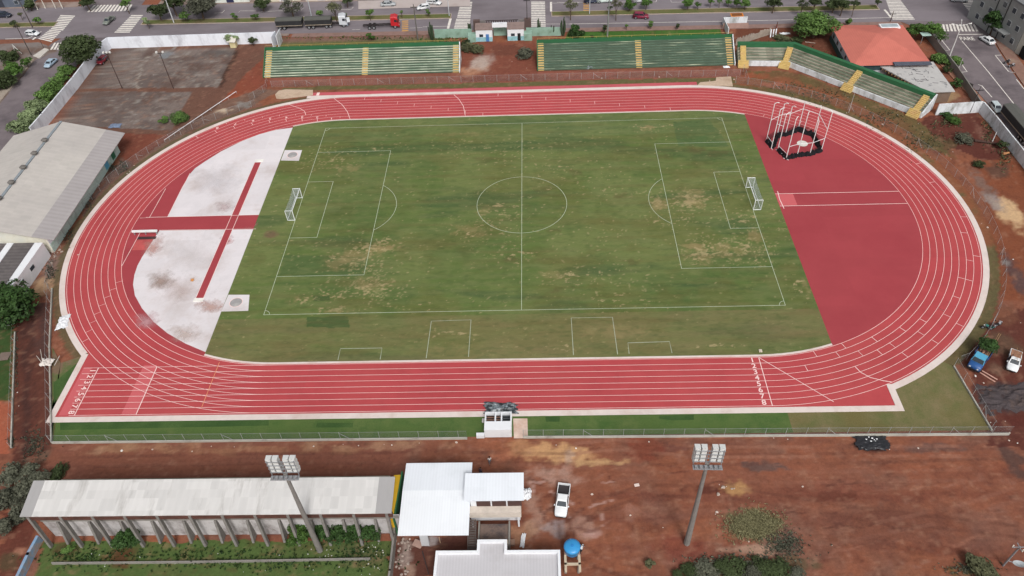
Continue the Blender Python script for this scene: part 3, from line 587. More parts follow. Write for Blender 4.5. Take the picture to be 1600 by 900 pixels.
mb=MB(); mb.sheet(px([(-330,700),(-250,700),(27,246),(42,226),(62,190),(93,145),(125,100),(140,70),(250,52),(150,50),(60,60),(97,66),(88,84),(60,118),(0,160+10)])[0:0] or [(-129,86.5),(-131.5,81.0),(-132,72),(-130.7,49),(-129,25),(-125.5,-40),(-118,-200),(-100,-200),(-107,-60),(-114.8,10),(-117.2,40),(-118.6,60),(-118.5,76),(-115,83),(-108,86.5)],-.004); side1=mb.build('side_street',m_asph2); struct(side1)
mb=MB(); mb.sheet([(-133,101),(-114,100.5),(-119,250),(-137,250)],-.004); struct(mb.build('side_street',m_asph2))
mb=MB(); mb.sheet([(101,81),(127,80.5),(124,77),(123.2,73),(121.5,62),(120.0,50),(118.5,35),(115,0),(105,-120),(98,-120),(107,0),(108.5,30),(108.3,40),(107.2,55),(107.0,68),(106,75),(103,79)],-.004); side2=mb.build('side_street',m_asph2); struct(side2)
mb=MB(); mb.sheet([(104,98),(127,97),(131,250),(108,250)],-.004); struct(mb.build('side_street',m_asph2))
mb=MB(); mb.sheet([av(-13.5,12),av(4.5,12),(9,250),(-9,250)],.004); struct(mb.build('side_street',m_asph2))
for x0,x1 in ((-400,-135.5),(-109.5,-19),(9.5,100),(128,400)):
    mb=MB(); mb.prism(strip(x0,x1,0,3.0,0),-.02,.12); k=mb.build('median',m_kerb); struct(k)
    mb=MB(); mb.sheet(strip(x0+.2,x1-.2,.25,2.75,0),.126); mb.build('median_grass',m_med,k)
# sidewalks
for x0,x1 in ((-109,-13.2),(6,104),(128,400),(-400,-134)):
    mb=MB(); mb.prism(strip(x0,x1,13.0,16.6,0),-.02,.11); struct(mb.build('sidewalk',m_side))
mb=MB(); mb.prism(strip(-112,-64,-8.6,-7.4,0),-.02,.1); struct(mb.build('sidewalk',m_side))
mb=MB(); mb.prism(strip(-63,103,-9.6,-7.4,0),-.02,.09); struct(mb.build('sidewalk',mat('sidewalk_red',(140,112,104),stain=(120,98,84),st_scale=.3)))
mb=MB(); mb.prism([(-132,72),(-130.7,49),(-129,25),(-125.5,-40),(-127.5,-40),(-131.5,25),(-133.2,49),(-134.6,73)],-.02,.1); struct(mb.build('sidewalk',mat('sidewalk_tan',(158,146,134),stain=(128,108,92),st_scale=.3)))
mb=MB(); mb.prism([(123.6,73),(121.9,62),(120.4,50),(118.9,35),(115.4,0),(118,0),(122,35),(123.5,50),(125,62),(127.5,74)],-.02,.1); struct(mb.build('sidewalk',mat('sidewalk_brick',(136,104,92),stain=(160,140,122),st_scale=.3)))
mb=MB(); mb.prism([(106.6,58),(108.0,40),(108.3,30),(106.7,0),(104.9,-30),(103.6,-30),(105.6,0),(106.4,30),(105.6,40),(104.4,58)],-.02,.1); struct(mb.build('sidewalk',mat('sidewalk_rust',(158,112,92),stain=(176,150,130),st_scale=.25)))
# crosswalks & road lines
def zebra(A,B,C,D,n,parent,z=.012):
    """stripes between the edges A-B and D-C (each stripe joins both edges)"""
    mb=MB(); A,B,C,D=[Vector(g2(*q)) for q in (A,B,C,D)]
    for i in range(n):
        t0=(i+.18)/n; t1=(i+.78)/n; mb.sheet([A.lerp(B,t0),A.lerp(B,t1),D.lerp(C,t1),D.lerp(C,t0)],z)
    return mb.build('crosswalk_stripes',m_rline,parent)
zebra((59,61),(78,46),(96,48),(80,66),7,road); zebra((79,46),(95,23),(118,24),(98,48),9,road)
zebra((178,51.5),(206,23),(224,23),(202,51.5),10,road); zebra((135,19),(203,17),(208,7),(146,8),12,road); zebra((77,78),(120,76),(122,66),(84,67),8,side1)
zebra((709,45),(713,29),(735,29),(734,45),7,road); zebra((714,28),(720,3),(738,2.5),(735,28),10,road); zebra((830,42),(830,2),(851.5,2),(852.5,42),15,road)
zebra((1395,31),(1383,-4),(1404,-4),(1430,31),15,road); zebra((1523,29),(1500,0),(1518,-2),(1541,29),12,road); zebra((1468,49),(1530,49),(1524,38),(1466,38),11,side2)
mb=MB(); Z_=.013
def RL(P,w,parent=None): band(px(P),w,Z_,False)
for P,w in ([(887,37.5),(1142,33)],.09),([(1142,33),(1392,27.5)],.09),([(1382,15),(1393,28)],.3),([(850,37.5),(889,37.5)],.07),([(661,42),(702,41)],.07),([(704,29),(700,45)],.35),([(861,3),(861,18)],.3),([(861,5),(905,4)],.06),([(870,3.5),(1025,3)],.06),([(1025,3),(1027,-3)],.06),([(1047,-3),(1049,3.5),(1085,3)],.06),([(8,61),(44,60),(65,49)],.12),([(51,62),(56,58)],.3),([(335,20.5),(347,20),(351,16)],.07),([(373,19),(375,17),(400,17)],.07),([(408,18),(435,17),(470,16),(474,13)],.07),([(509,13.5),(511,15.5),(549,14.5),(552,11)],.07),([(550,46.5),(563,46)],.06),([(640,44),(660,43)],.06),([(1498,54),(1536,53.5)],.16),([(1503,64),(1544,112),(1600,182)],.1),([(1463,52),(1484,78.5),(1473,79)],.1),([(1555,86.5),(1565,86)],.1),([(1555,86.5),(1576,112),(1590,114)],.1),([(1588,124),(1600,139)],.1),([(1528,132),(1534,134),(1550,152)],.1),([(1503,101),(1511,112),(1500,113)],.1): RL(P,w)
mb.build('road_lines',m_rline,road)
# speed hump hatching, yellow
mb=MB(); my=mat('road_yellow',(214,158,70),var=.15,scale=2)
for i in range(6): a=g2(633,48-i*3.0); mb.box(a[0]-.9,a[0]+.9,a[1]-.25,a[1]+.25,.012,.014)
for i in range(5): a=g2(916,16.5-i*2.8); mb.box(a[0]-.8,a[0]+.8,a[1]-.25,a[1]+.25,.012,.014)
mb.build('speed_hump_marks',my,road)
# PARE on the tarmac
cu=bpy.data.curves.new('t','FONT'); cu.body='PARE'; cu.size=2.6; cu.align_x='CENTER'; cu.align_y='CENTER'; cu.offset=.03
o=bpy.data.objects.new('t',cu); COL.objects.link(o); me=bpy.data.meshes.new_from_object(o.evaluated_get(bpy.context.evaluated_depsgraph_get())); bpy.data.objects.remove(o)
me.materials.clear(); me.materials.append(m_rline); o=bpy.data.objects.new('stop_word',me); COL.objects.link(o); o.parent=side2; c=G(1511,60.5); o.location=(c.x,c.y,.014); o.scale=(.62,1.0,1); o.rotation_euler=(0,0,R_(-4))
# ================================================================ VEGETATION
LM={'dark':leaf_mat('leaf_dark',(62,74,46),(78,92,56)),'mid':leaf_mat('leaf_mid',(66,96,44),(96,132,60)),'light':leaf_mat('leaf_light',(92,116,72),(158,176,128)),
    'olive':leaf_mat('leaf_olive',(84,88,62),(118,120,88)),'deep':leaf_mat('leaf_deep',(48,72,38),(72,104,52)),'grey':leaf_mat('leaf_grey',(74,78,66),(112,114,96)),'hay':leaf_mat('leaf_hay',(128,124,88),(166,160,118)),'fresh':leaf_mat('leaf_fresh',(78,106,54),(112,146,74))}
m_bark=mat('bark',(92,76,64),var=.25,scale=3)
def crown_mesh(name,seed,n,leaf,flat=.8,clumps=26,gap=.25,shell=.55,m=None):
    """unit crown: leaf-sized faces in clumps through the volume"""
    rs=np.random.RandomState(seed); C=[]
    while len(C)<clumps:
        p_=rs.uniform(-1,1,3); r=np.linalg.norm(p_)
        if r<.95 and r>shell*.6 and p_[2]>-.75: C.append((p_*np.array([.78,.78,.78*flat]),rs.uniform(.24,.42)))
    vs=[];fs=[];cl=[]
    for k in range(n):
        c,cr=C[rs.randint(len(C))]; d=rs.randn(3); d/=np.linalg.norm(d)
        if d[2]<-.3: d[2]*=-.6
        pos=c+d*cr*rs.uniform(.75,1.05)*np.array([1,1,flat])
        nrm=d*.7+rs.randn(3)*.55+np.array([0,0,.45]); nrm/=np.linalg.norm(nrm); t=np.cross(nrm,rs.randn(3)); t/=np.linalg.norm(t); b=np.cross(nrm,t); s_=leaf*rs.uniform(.55,1.25)
        o=len(vs); q=[pos-t*s_,pos+b*s_*.55,pos+t*s_,pos-b*s_*.55]; vs+= [tuple(z) for z in q]; fs.append((o,o+1,o+2,o+3))
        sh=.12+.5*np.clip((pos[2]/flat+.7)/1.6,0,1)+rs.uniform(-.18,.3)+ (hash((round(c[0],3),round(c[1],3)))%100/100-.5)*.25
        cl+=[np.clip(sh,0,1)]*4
    me=bpy.data.meshes.new(name); me.from_pydata(vs,[],fs); setcol(me,np.repeat(np.array(cl)[:,None],3,1)); return me
_CR={}
def crown(kind,colr,seed):
    key=(kind,colr,seed)
    if key not in _CR:
        a={'big':dict(n=4200,leaf=.075,clumps=44),'med':dict(n=1900,leaf=.105,clumps=26),'small':dict(n=650,leaf=.16,clumps=14),'sparse':dict(n=900,leaf=.085,clumps=22,shell=.9),'low':dict(n=1300,leaf=.10,clumps=34,flat=.8)}[kind]
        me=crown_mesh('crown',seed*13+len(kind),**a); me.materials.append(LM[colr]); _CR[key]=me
    return _CR[key]
def tree(name,label,cat,px_,py_,rp,kind,colr,h=None,fl=.85,group=None,seed=None,sx=1.0):
    """crown centre measured at (px_,py_), crown radius rp photo pixels"""
    sd=seed if seed is not None else int(px_)%3
    r=rp*mpp(px_,py_); h=h or r*2.2; hc=max(h-r*fl,r*fl*.45)
    c=G(px_,py_,hc); t=thing(name,label,cat,(c.x,c.y,-.06),random.uniform(0,6),group)
    mb=MB(); tr=max(.06,r*.055); lean=Vector((random.uniform(-.1,.1)*r,random.uniform(-.1,.1)*r,0))
    top=Vector((0,0,hc*.75))+lean; mb.tube((0,0,0),top*.6,tr*1.3,tr,7); mb.tube(top*.6,top+Vector((0,0,hc*.2)),tr,tr*.5,6)
    for k in range(5):
        a=k*1.256+random.uniform(-.3,.3); e=Vector((math.cos(a)*r*.6,math.sin(a)*r*.6,hc+random.uniform(-.1,.45)*r*fl)); mb.tube(top*(.55+.08*k),e,tr*.55,tr*.15,5)
    mb.build('trunk',m_bark,t)
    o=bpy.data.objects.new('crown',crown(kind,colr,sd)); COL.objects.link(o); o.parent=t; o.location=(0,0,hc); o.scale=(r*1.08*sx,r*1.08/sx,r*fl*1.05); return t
T=tree
T('tree','large dark round tree at the street corner behind the white wall','tree',124,77,32,'big','dark',9,.75)
gb='clipped bushes in a row behind the white side wall'
for i,(a,b,r) in enumerate([(33,196,21),(46,182,18),(56,167,17),(70,151,17),(83,137,16),(93,122,15),(104,110,13)]):
    T('bush','light green leafy bush in the row between side street and white wall','bush',a,b,r,'med','light' if i<3 else 'fresh',3.0,.8,gb)
T('tree','rounded green tree at the left edge above the long side street','tree',17,110,17,'med','mid',4.5,.8); T('tree','dark green tree cut by the left edge of the photo beside the pavement','tree',4,126,20,'med','dark',4.5,.8)
T('tree','small round tree on the pale pavement before the blue sedan','tree',40,96,9,'small','mid',3,.85); T('bush','dark mixed bush in the corner garden by the fallen white poles','bush',12,86,17,'med','dark',3.5,.7)
gm='young trees planted in the avenue median'
med=[(58,31,6,'small','mid'),(20,35,6,'small','dark'),(31,22,4,'small','olive'),(228,32,7,'small','light'),(287,23,9,'small','fresh'),(366,24,6,'small','mid'),(398,24,6,'small','mid'),(499,20,6,'small','fresh'),(540,22,3,'small','fresh'),(577,19,6.5,'small','mid'),(627,18,3.5,'small','fresh'),(669,18,5,'small','fresh'),
(984,6,10,'med','mid'),(1010,4,8.5,'med','mid'),(953,11,4,'small','dark'),(1076,4,9,'med','mid'),(1091,6,5.5,'small','mid'),(1111,2,5,'small','mid'),(1125,2,5,'sparse','mid'),(1139,2,6,'small','mid'),(1152,2,7,'med','mid'),(1165,4,9,'med','fresh'),(1372,3,5,'small','dark')]
for a,b,r,k,c in med: T('tree','small green tree planted in the grass median of the avenue','tree',a,b,r,k,c,2.6 if r<6.5 else 3.6,.85,gm)
gm2='taller thin-leaved trees along the avenue median'
for a,b,r,c in ((454,9,18,'grey'),(522,11,13,'olive'),(892,6,11,'olive'),(964,5,9,'olive')): T('tree','thin-leaved greyish tree standing in the avenue median','tree',a,b,r,'sparse',c,6.2,.75,gm2)
T('tree','broad grey-green tree left of the houses shading the far lane','tree',311,8,24,'big','grey',8,.8); T('tree','dark leafy tree near the left zebra crossing of the avenue','tree',246,15,15,'med','dark',6,.85); T('tree','dark tree group at the top beside the tall white lamp post','tree',268,0,20,'med','dark',8,.8)
T('tree','dark tree at the far pavement right of the first house','tree',408,3,14,'med','dark',5,.8); T('tree','dark round tree before the pale far pavement above the truck cab','tree',541,-1,10,'small','dark',4,.8); T('tree','dark tree behind the four white posts at the top left','tree',135,2,13,'med','dark',5,.8);T('tree','bright green tree at the top edge over the zebra crossing','tree',195,3,9,'small','fresh',5,.8);T('tree','dark low tree far left behind the four white posts','tree',45,6,12,'small','dark',4,.8)
gr='dark trees in the median before the right junction'
for a,b,r,k in ((1210,3,13,'med'),(1255,5,10,'sparse'),(1275,2,11,'med'),(1305,4,15,'med'),(1318,6,11,'med'),(1337,4,8,'small')): T('tree','dark green tree in the median approaching the right junction','tree',a,b,r,k,'dark',5,.75,gr)
T('tree','big rounded bright green tree left of the red tiled roof','tree',1275,39,33,'big','fresh',7.5,.72,seed=2)
T('shrub','dark round shrub behind the left end of the right green bleacher','shrub',900,49,14,'med','deep',2.6,.9)
for a,b,r,c,l in ((1017,37,5.5,'fresh','bright young tree on the lawn strip behind the right bleacher'),(1059,40,4,'dark','small dark conifer-like tree in a bare patch of the lawn strip'),(979,40,3,'fresh','tiny sapling on the lawn strip between lamp post and bright young tree'),(945,43,5,'dark','dark shrub at the foot of the concrete pole behind the right bleacher'),(925,57,3,'dark','tiny dark plant against the back of the right bleacher'),(579,56,7,'mid','narrow green shrub on the kerb behind the left bleacher'),(1326,33,6,'mid','low green shrub by the fence before the red tiled roof')):
    T('tree' if 'tree' in l or 'sapling' in l else 'shrub',l,'tree' if 'tree' in l or 'sapling' in l else 'shrub',a,b,r,'small',c,2.4 if r>4 else 1.8,.95)
T('tree','leafy tree beside the red tiled roof, nearest the junction','tree',1431,45,14,'med','mid',4.5,.8); T('tree','wide leafy tree between the red tiled roof and the zebra crossing','tree',1458,44,17,'med','mid',5,.7); T('tree','sparse branchy tree overhanging the parking line by the zebra crossing','tree',1472,55,13,'sparse','mid',4.5,.7)
T('bush','rounded hedge bush right of the concrete slab roof, left of the pair','bush',1469,92,13,'med','fresh',2.6,.8); T('bush','rounded hedge bush by the lamp post, right of the pair','bush',1492,96,13,'med','fresh',2.6,.8); T('bush','dark grey bush behind the pair of rounded hedge bushes','bush',1481,107,8,'small','dark',2.2,.9); T('bush','oval dark green bush in the yard between slab roof and side wall','bush',1495,130,8.5,'small','deep',2.6,1.1)
T('tree','dark broad-leaved tree on the corner before the grey apartment block','tree',1556,32,18,'med','deep',7,1.0,seed=1)
T('bush','grey-green shrub in the dark red dirt inside the corner of the boundary wall','bush',1491,187,12,'low','mid',1.2,.45); T('bush','dark little bush leaning on the right boundary wall','bush',1567,225,8,'small','dark',2,.8); T('bush','low weed clump behind the end of the long curved bleacher','bush',1480,180,9,'small','deep',1,.5)
T('brush_pile','grey pile of cut leafy branches on the dirt near the right wall','brush pile',1507,217,16,'low','grey',1.6,.5); T('brush_pile','dark heap of cut branches on the rubble by the right wall','brush pile',1530,256,10,'low','dark',1.2,.5)
T('bush','pale small tree in front of the long white wall','tree',361,59,10,'small','light',3.5,.8); T('bush','dark bush at the right end of the long white wall','bush',394,63,7,'small','dark',2.5,.8)
T('bush','low green bush on the lower old court, small left one','bush',256,187,8,'small','fresh',1.4,.7); T('bush','wide low green bush at the edge of the lower old court','bush',279,183,18,'low','fresh',1.8,.5,sx=1.2)
T('bush','dark olive brush heap left of the white gatehouse','brush pile',738,75,19,'low','olive',1.8,.5,sx=1.3); T('bush','grey-green spiky brush between gatehouse and right bleacher','brush pile',820,83,16,'low','grey',1.8,.55,sx=1.1); T('bush','dark brush beside the gatehouse wall on its left','bush',728,67,9,'small','dark',1.8,.7)
T('bush','weedy bush behind the wooden fence next to the right bleacher','bush',1222,60,13,'low','olive',1.4,.5,sx=1.4); T('bush','dark weeds between wooden fence and bright green tree','bush',1247,62,11,'low','dark',1.2,.5)
T('tree','large deep green tree at the left edge below the white annex','tree',10,478,42,'big','deep',7.5,.85)
gl='grey leafy shrubs at the lower left corner'
for i,(a,b,r) in enumerate([(14,742,20),(40,762,21),(8,782,22),(30,800,20),(62,748,15),(46,734,13),(4,822,16),(55,782,12)]): T('shrub','grey-green shrub in the overgrown corner left of the covered stand','shrub',a,b,r,'med','grey',2.6,.8,gl)
T('shrub','low dark shrub at the front left corner of the covered stand','shrub',88,742,19,'low','dark',1.4,.5,sx=1.4); T('bush','dark green bush behind the covered stand, alone on its left half','bush',197,843,20,'med','deep',3.2,.85)
gx='tall bushes packed behind the right half of the covered stand'
T('bush','bluish green rounded bush, leftmost of the bushes packed behind the stand','bush',464,834,20,'med','mid',3.4,.9)
for a,b,r in ((500,826,19),(527,833,18),(552,830,20),(578,834,16)): T('bush','dark green bush packed behind the right half of the covered stand','bush',a,b,r,'med','deep',3.2,.9,gx)
T('bush','small bright weed clump behind the first bay of the covered stand','bush',108,856,11,'small','fresh',1,.6)
gz='low dark brush along the bottom edge on the right'
for a,b,r,c_,f_ in ((1058,898,10,'dark',.3),(1076,891,16,'dark',.42),(1104,894,22,'grey',.3),(1126,884,12,'dark',.35),(1148,890,23,'dark',.36),(1176,896,16,'grey',.3),(1192,884,19,'dark',.4),(1216,894,24,'dark',.3),(1246,896,13,'grey',.3)): T('shrub','low dark brush on the dirt along the bottom edge, under the grassy mound','shrub',a,b,r,'low',c_,.9,f_,gz,seed=a%5)
T('shrub','yellow-green shrub at the bottom edge beside the satellite dish mast','shrub',1535,892,24,'med','olive',2,.6,sx=1.2); T('shrub','small dry thistle plant near the bottom edge below the right light mast','shrub',1015,880,8,'small','olive',1.2,.8)
# weed tufts: uncountable
def tufts(name,label,cat,spots,colr,h=.5,sz=1):
    rs=np.random.RandomState(len(spots)*7+3); vs=[];fs=[];cl=[]
    for cx,cy,rx,ry,n in spots:
        for k in range(n):
            q=G(cx+rs.randn()*rx*.5,cy+rs.randn()*ry*.5); s_=rs.uniform(.05,.15)*sz
            for j in range(3):
                a=rs.uniform(0,PI); hh=h*rs.uniform(.4,1); ox,oy=math.cos(a)*s_,math.sin(a)*s_; o=len(vs); lx_,ly_=rs.uniform(-.2,.2,2)
                vs+=[(q.x-ox,q.y-oy,-.02),(q.x+ox,q.y+oy,-.02),(q.x+ox*.6+lx_,q.y+oy*.6+ly_,hh),(q.x-ox*.6+lx_,q.y-oy*.6+ly_,hh)]; fs.append((o,o+1,o+2,o+3)); cl+=[rs.uniform(0,.9)]*4
    me=bpy.data.meshes.new(name); me.from_pydata(vs,[],fs); setcol(me,np.repeat(np.array(cl)[:,None],3,1)); me.materials.append(LM[colr]); o=bpy.data.objects.new(name,me); COL.objects.link(o); return tag(o,label,cat,kind='stuff')
tufts('weeds','olive grass growing over the low mound right of the light mast','grass',[(1178,820,40,22,3000)],'hay',.12,.55)
tufts('weeds','dry weeds scattered on the dirt around the brush at the bottom right','weeds',[(1225,850,34,18,500),(1160,876,80,10,500),(1520,888,40,10,260)],'grey',.14,.6)
tufts('weeds','thin weeds between the gym wall and the left bend of the track','weeds',[(138,315,9,16,120),(108,368,7,16,120),(78,424,9,16,120),(192,262,9,10,120),(176,262,8,8,90)],'grey',.22,.7)
tufts('weeds','green weeds growing on the lawn behind the covered stand','weeds',[(300,870,230,20,420),(120,870,50,22,160),(560,865,45,22,200),(440,882,160,12,140)],'deep',.16)
tufts('weeds','weeds along the foot of the boundary wall in the right corner','weeds',[(1545,205,10,26,110),(1570,245,14,20,110),(1480,190,26,12,110)],'olive',.3)
tufts('weeds','weeds on the dirt beside the curved bleacher','weeds',[(1290,150,50,16,220),(1380,185,40,18,240),(1440,220,40,22,200),(1235,134,30,6,80)],'olive',.2)
tufts('weeds','dry weeds on the left side of the dirt road','weeds',[(55,695,20,24,260),(26,560,3,60,90),(18,690,6,10,70)],'grey',.18,.6)
tufts('weeds','weeds in the waste ground near the gatehouse and bleacher backs','weeds',[(700,62,40,4,120),(560,60,120,3,160),(1200,70,50,6,160),(1290,90,20,10,60)],'mid',.3)
# columnar cacti
m_cac=mat('cactus_green',(62,78,56),var=.2,scale=4)
def cactus(px_,py_,n,h,lab):
    c=G(px_,py_); t=thing('cactus',lab,'cactus',(c.x,c.y,0))
    for k in range(n):
        a=random.uniform(0,6.28); r=random.uniform(.15,.8); hh=h*random.uniform(.6,1); b=Vector((math.cos(a)*r,math.sin(a)*r,0)); m_=b*1.25+Vector((0,0,hh*.5)); e=b*1.3+Vector((0,0,hh))
        mb=MB(); mb.tube(b*.4,m_,.16,.2,8); mb.tube(m_,e,.2,.12,8); mb.build('stem',m_cac,t)
cactus(676,63,8,5.0,'tall clump of columnar cacti behind the left end of the green gate wall'); cactus(735,56,4,4.0,'dark columnar cactus beside the left booth of the gatehouse'); cactus(842,54,4,4.5,'thin columnar cactus standing before the green gate wall'); cactus(861,54,2,3.4,'small columnar cactus between the two taller cactus clumps'); cactus(880,55,9,5.2,'dense clump of columnar cacti right of the gate wall')
# ================================================================ BUILDINGS, STANDS, WALLS
P_=paint
m_white=mat('wall_white',(232,234,238),var=.04,scale=.5,stain=(196,200,204),st_scale=.25,st_lo=.5,st_hi=.85)
m_oldwhite=mat('wall_old_white',(232,236,244),var=.07,scale=.7,stain=(168,168,176),st_scale=.35,st_lo=.48,st_hi=.75,stretch=(1,1,.4))
m_dirtywhite=mat('wall_dirty_white',(222,226,230),var=.1,scale=.9,stain=(146,146,140),st_scale=.5,st_lo=.48,st_hi=.7,stretch=(1,1,.4))
m_green=mat('bleacher_green',(48,104,68),var=.1,scale=.6,stain=(60,96,66),st_scale=.3)
m_yellow=mat('stair_yellow',(204,176,112),var=.1,scale=1.2,stain=(200,160,120),st_scale=.5)
m_riser=mat('riser_green',(84,100,84),var=.2,scale=1,stretch=(.3,1,1))
def tread(name,a,b,lo,hi): return mat(name,a,cells=(1.7,100,.22),var=.14,scale=.7,stretch=(.22,2.5,1),stain=b,st_scale=.5,st_lo=lo,st_hi=hi,fine=3)
m_tr=[tread('tread_green_a',(126,148,128),(208,216,192),.42,.58),tread('tread_green_b',(92,114,96),(190,198,168),.54,.66)]
m_dk=mat('dark_gap',(34,34,36),var=.1); m_steel=mat('steel',(150,152,156),var=.08,rough=.5,spec=.5,metal=.3); m_cgrey=mat('concrete_grey',(140,136,130),var=.12,scale=.8,stain=(104,100,96),st_scale=.4,st_lo=.5,st_hi=.75)
m_post=mat('post_concrete',(164,160,154),var=.1); m_wood=mat('wood',(150,118,84),var=.2,scale=2)
m_glass=mat('window_glass',(58,66,74),var=.1,rough=.15,spec=.6)
def rect_win(parent,a,b,z0,z1,nrm,frame=True,m=None):
    """window on a vertical wall between ground points a and b (frame > pane)"""
    a=Vector(a[:2]);b=Vector(b[:2]);n=Vector(nrm).normalized(); d=(b-a).normalized()
    mb=MB(); mb.obox(a+n*.03,b+n*.03,.08,z0,z1); f=mb.build('window',P_('frame_white',(200,204,206)),parent)
    mb=MB(); mb.obox(a+d*.08+n*.075,b-d*.08+n*.075,.03,z0+.08,z1-.08); mb.build('pane',m or m_glass,f); return f
def bleacher(lab,x0,x1,yf,n,dep,rise,par,treadm,stairs,grn=(0,1)):
    t=thing('bleacher',lab,'bleacher',((x0+x1)/2,yf,0)); w=(x1-x0)/2
    for k in range(n):
        mb=MB(); mb.use(0).box(-w,w,k*dep,n*dep,k*rise,k*rise+rise-.004*(k%2)); mb.use(1).box(-w,w,k*dep-.03,k*dep+.34,(k+1)*rise-.02,(k+1)*rise+.07); mb.build('seat_row',[m_riser,treadm],t)
    yb=n*dep; mb=MB(); mb.box(-w-.2,w+.2,yb,yb+.2,0,n*rise+par); mb.build('back_wall',m_green,t)
    for s in (-1,1):
        mb=MB(); xx=s*(w+.1); mb.loft([[(xx-.1,-.2,0),(xx+.1,-.2,0),(xx+.1,-.2,.6),(xx-.1,-.2,.6)],[(xx-.1,yb,0),(xx+.1,yb,0),(xx+.1,yb,n*rise+par),(xx-.1,yb,n*rise+par)]]); mb.build('side_wall',m_green if s<0 else m_dirtywhite,t)
    for sx in stairs:
        mb=MB(); 
        for k in range(n):
            for j in range(2): mb.box(sx-.75,sx+.75,k*dep+j*dep/2-.02,(k+1)*dep-.01,k*rise+.01,k*rise+rise*(j+1)/2+.09)
        mb.build('stair',m_yellow,t)
    mb=MB(); mb.path([(-w,yb+.1,n*rise+par+.45),(w,yb+.1,n*rise+par+.45)],.035)
    for i in range(int((x1-x0)/3)+1): mb.tube((-w+i*3,yb+.1,n*rise+par),(-w+i*3,yb+.1,n*rise+par+.45),.03)
    mb.build('handrail',P_('rail_yellow',(190,160,80)),t); return t
bleacher('green concrete bleacher with many worn whitish rows, left of the gatehouse',-65.2,-14.8,58.4,11,.60,.37,.95,m_tr[0],(-24.3,.9,24.3))
bleacher('darker green concrete bleacher right of the gatehouse',5.3,54.7,58.0,11,.60,.37,.95,m_tr[1],(-23.9,.9,23.7))
# curved low bleacher in two straight lengths
t=thing('bleacher','long angled bleacher with grey benches, white front wall and yellow stairs, near the hammer cage','bleacher',(55,57,0))
m_bench=mat('bench_grey',cells=(1.9,100,.2),rgb=(160,154,138),var=.16,scale=1.2,stretch=(.4,1,1),stain=(112,110,92),st_scale=.5,st_lo=.46,st_hi=.66)
m_bent=mat('bench_green_shade',(92,110,90),var=.2,scale=1,stain=(120,116,96),st_scale=.4)
Pa=Vector((55.4,57.6));Pb=Vector((67.4,56.6));Pc=Vector((91.0,31.8))
def segframe(a,b): d=(b-a).normalized(); n=Vector((-d.y,d.x)); return d,n
d1,n1=segframe(Pa,Pb); d2,n2=segframe(Pb,Pc); mid=(n1+n2).normalized(); mid=mid/mid.dot(n1)
def off(k,o): return (Pa+n1*o,Pb+mid*o,Pc+n2*o)[k]
def runstrip(o0,o1,z0,z1,name,m,inset=(0,0)):
    mb=MB()
    for k in (0,1):
        q=[off(k,o0),off(k+1,o0),off(k+1,o1),off(k,o1)]; mb.prism([(v.x-55,v.y-57) for v in q],z0,z1)
    return mb.build(name,m,t)
runstrip(0,.25,0,1.35,'front_wall',m_dirtywhite)
for k in range(5):
    z=1.05+k*.36; runstrip(.25+k*.8,.65+k*.8,0,z,'footway',m_bent); runstrip(.65+k*.8,1.05+k*.8,0,z+.36,'bench',m_bench)
runstrip(4.25,4.5,0,3.9,'back_wall',m_green); runstrip(4.5,5.3,3.5,3.9,'parapet_cap',m_green)
def steps(c,d,n,w=2.6):
    mb=MB()
    for k in range(5):
        a=c-n*(1.2-k*.28); q=[a-d*w/2,a+d*w/2,a+d*w/2+n*(1.5-k*.28),a-d*w/2+n*(1.5-k*.28)]; mb.prism([(v.x-55,v.y-57) for v in q],0 if k==0 else .28*k,.28*(k+1))
    for k in range(9):
        a=c+n*(.3+k*.42); q=[a-d*.7,a+d*.7,a+d*.7+n*.42,a-d*.7+n*.42]; mb.prism([(v.x-55,v.y-57) for v in q],.8,1.45+k*.24)
    mb.build('stair',m_yellow,t)
steps(Pa+d1*1.3,d1,n1); steps(Pb-d1*1.0+Vector((.3,-.3)),(d1+d2).normalized(),mid.normalized()); steps(Pb+d2*16.5,d2,n2); steps(Pc-d2*1.4,d2,n2)
mb=MB(); a=Pc+d2*.1; e=[(a.x-55,a.y-57)]; b=a+n2*5.2; mb.loft([[(a.x-55,a.y-57,0),(a.x-55+.25,a.y-57-.2,0),(a.x-55+.25,a.y-57-.2,1.3),(a.x-55,a.y-57,1.3)],[(b.x-55,b.y-57,0),(b.x-55+.25,b.y-57-.2,0),(b.x-55+.25,b.y-57-.2,3.9),(b.x-55,b.y-57,3.9)]]); mb.build('end_wall',m_dirtywhite,t)
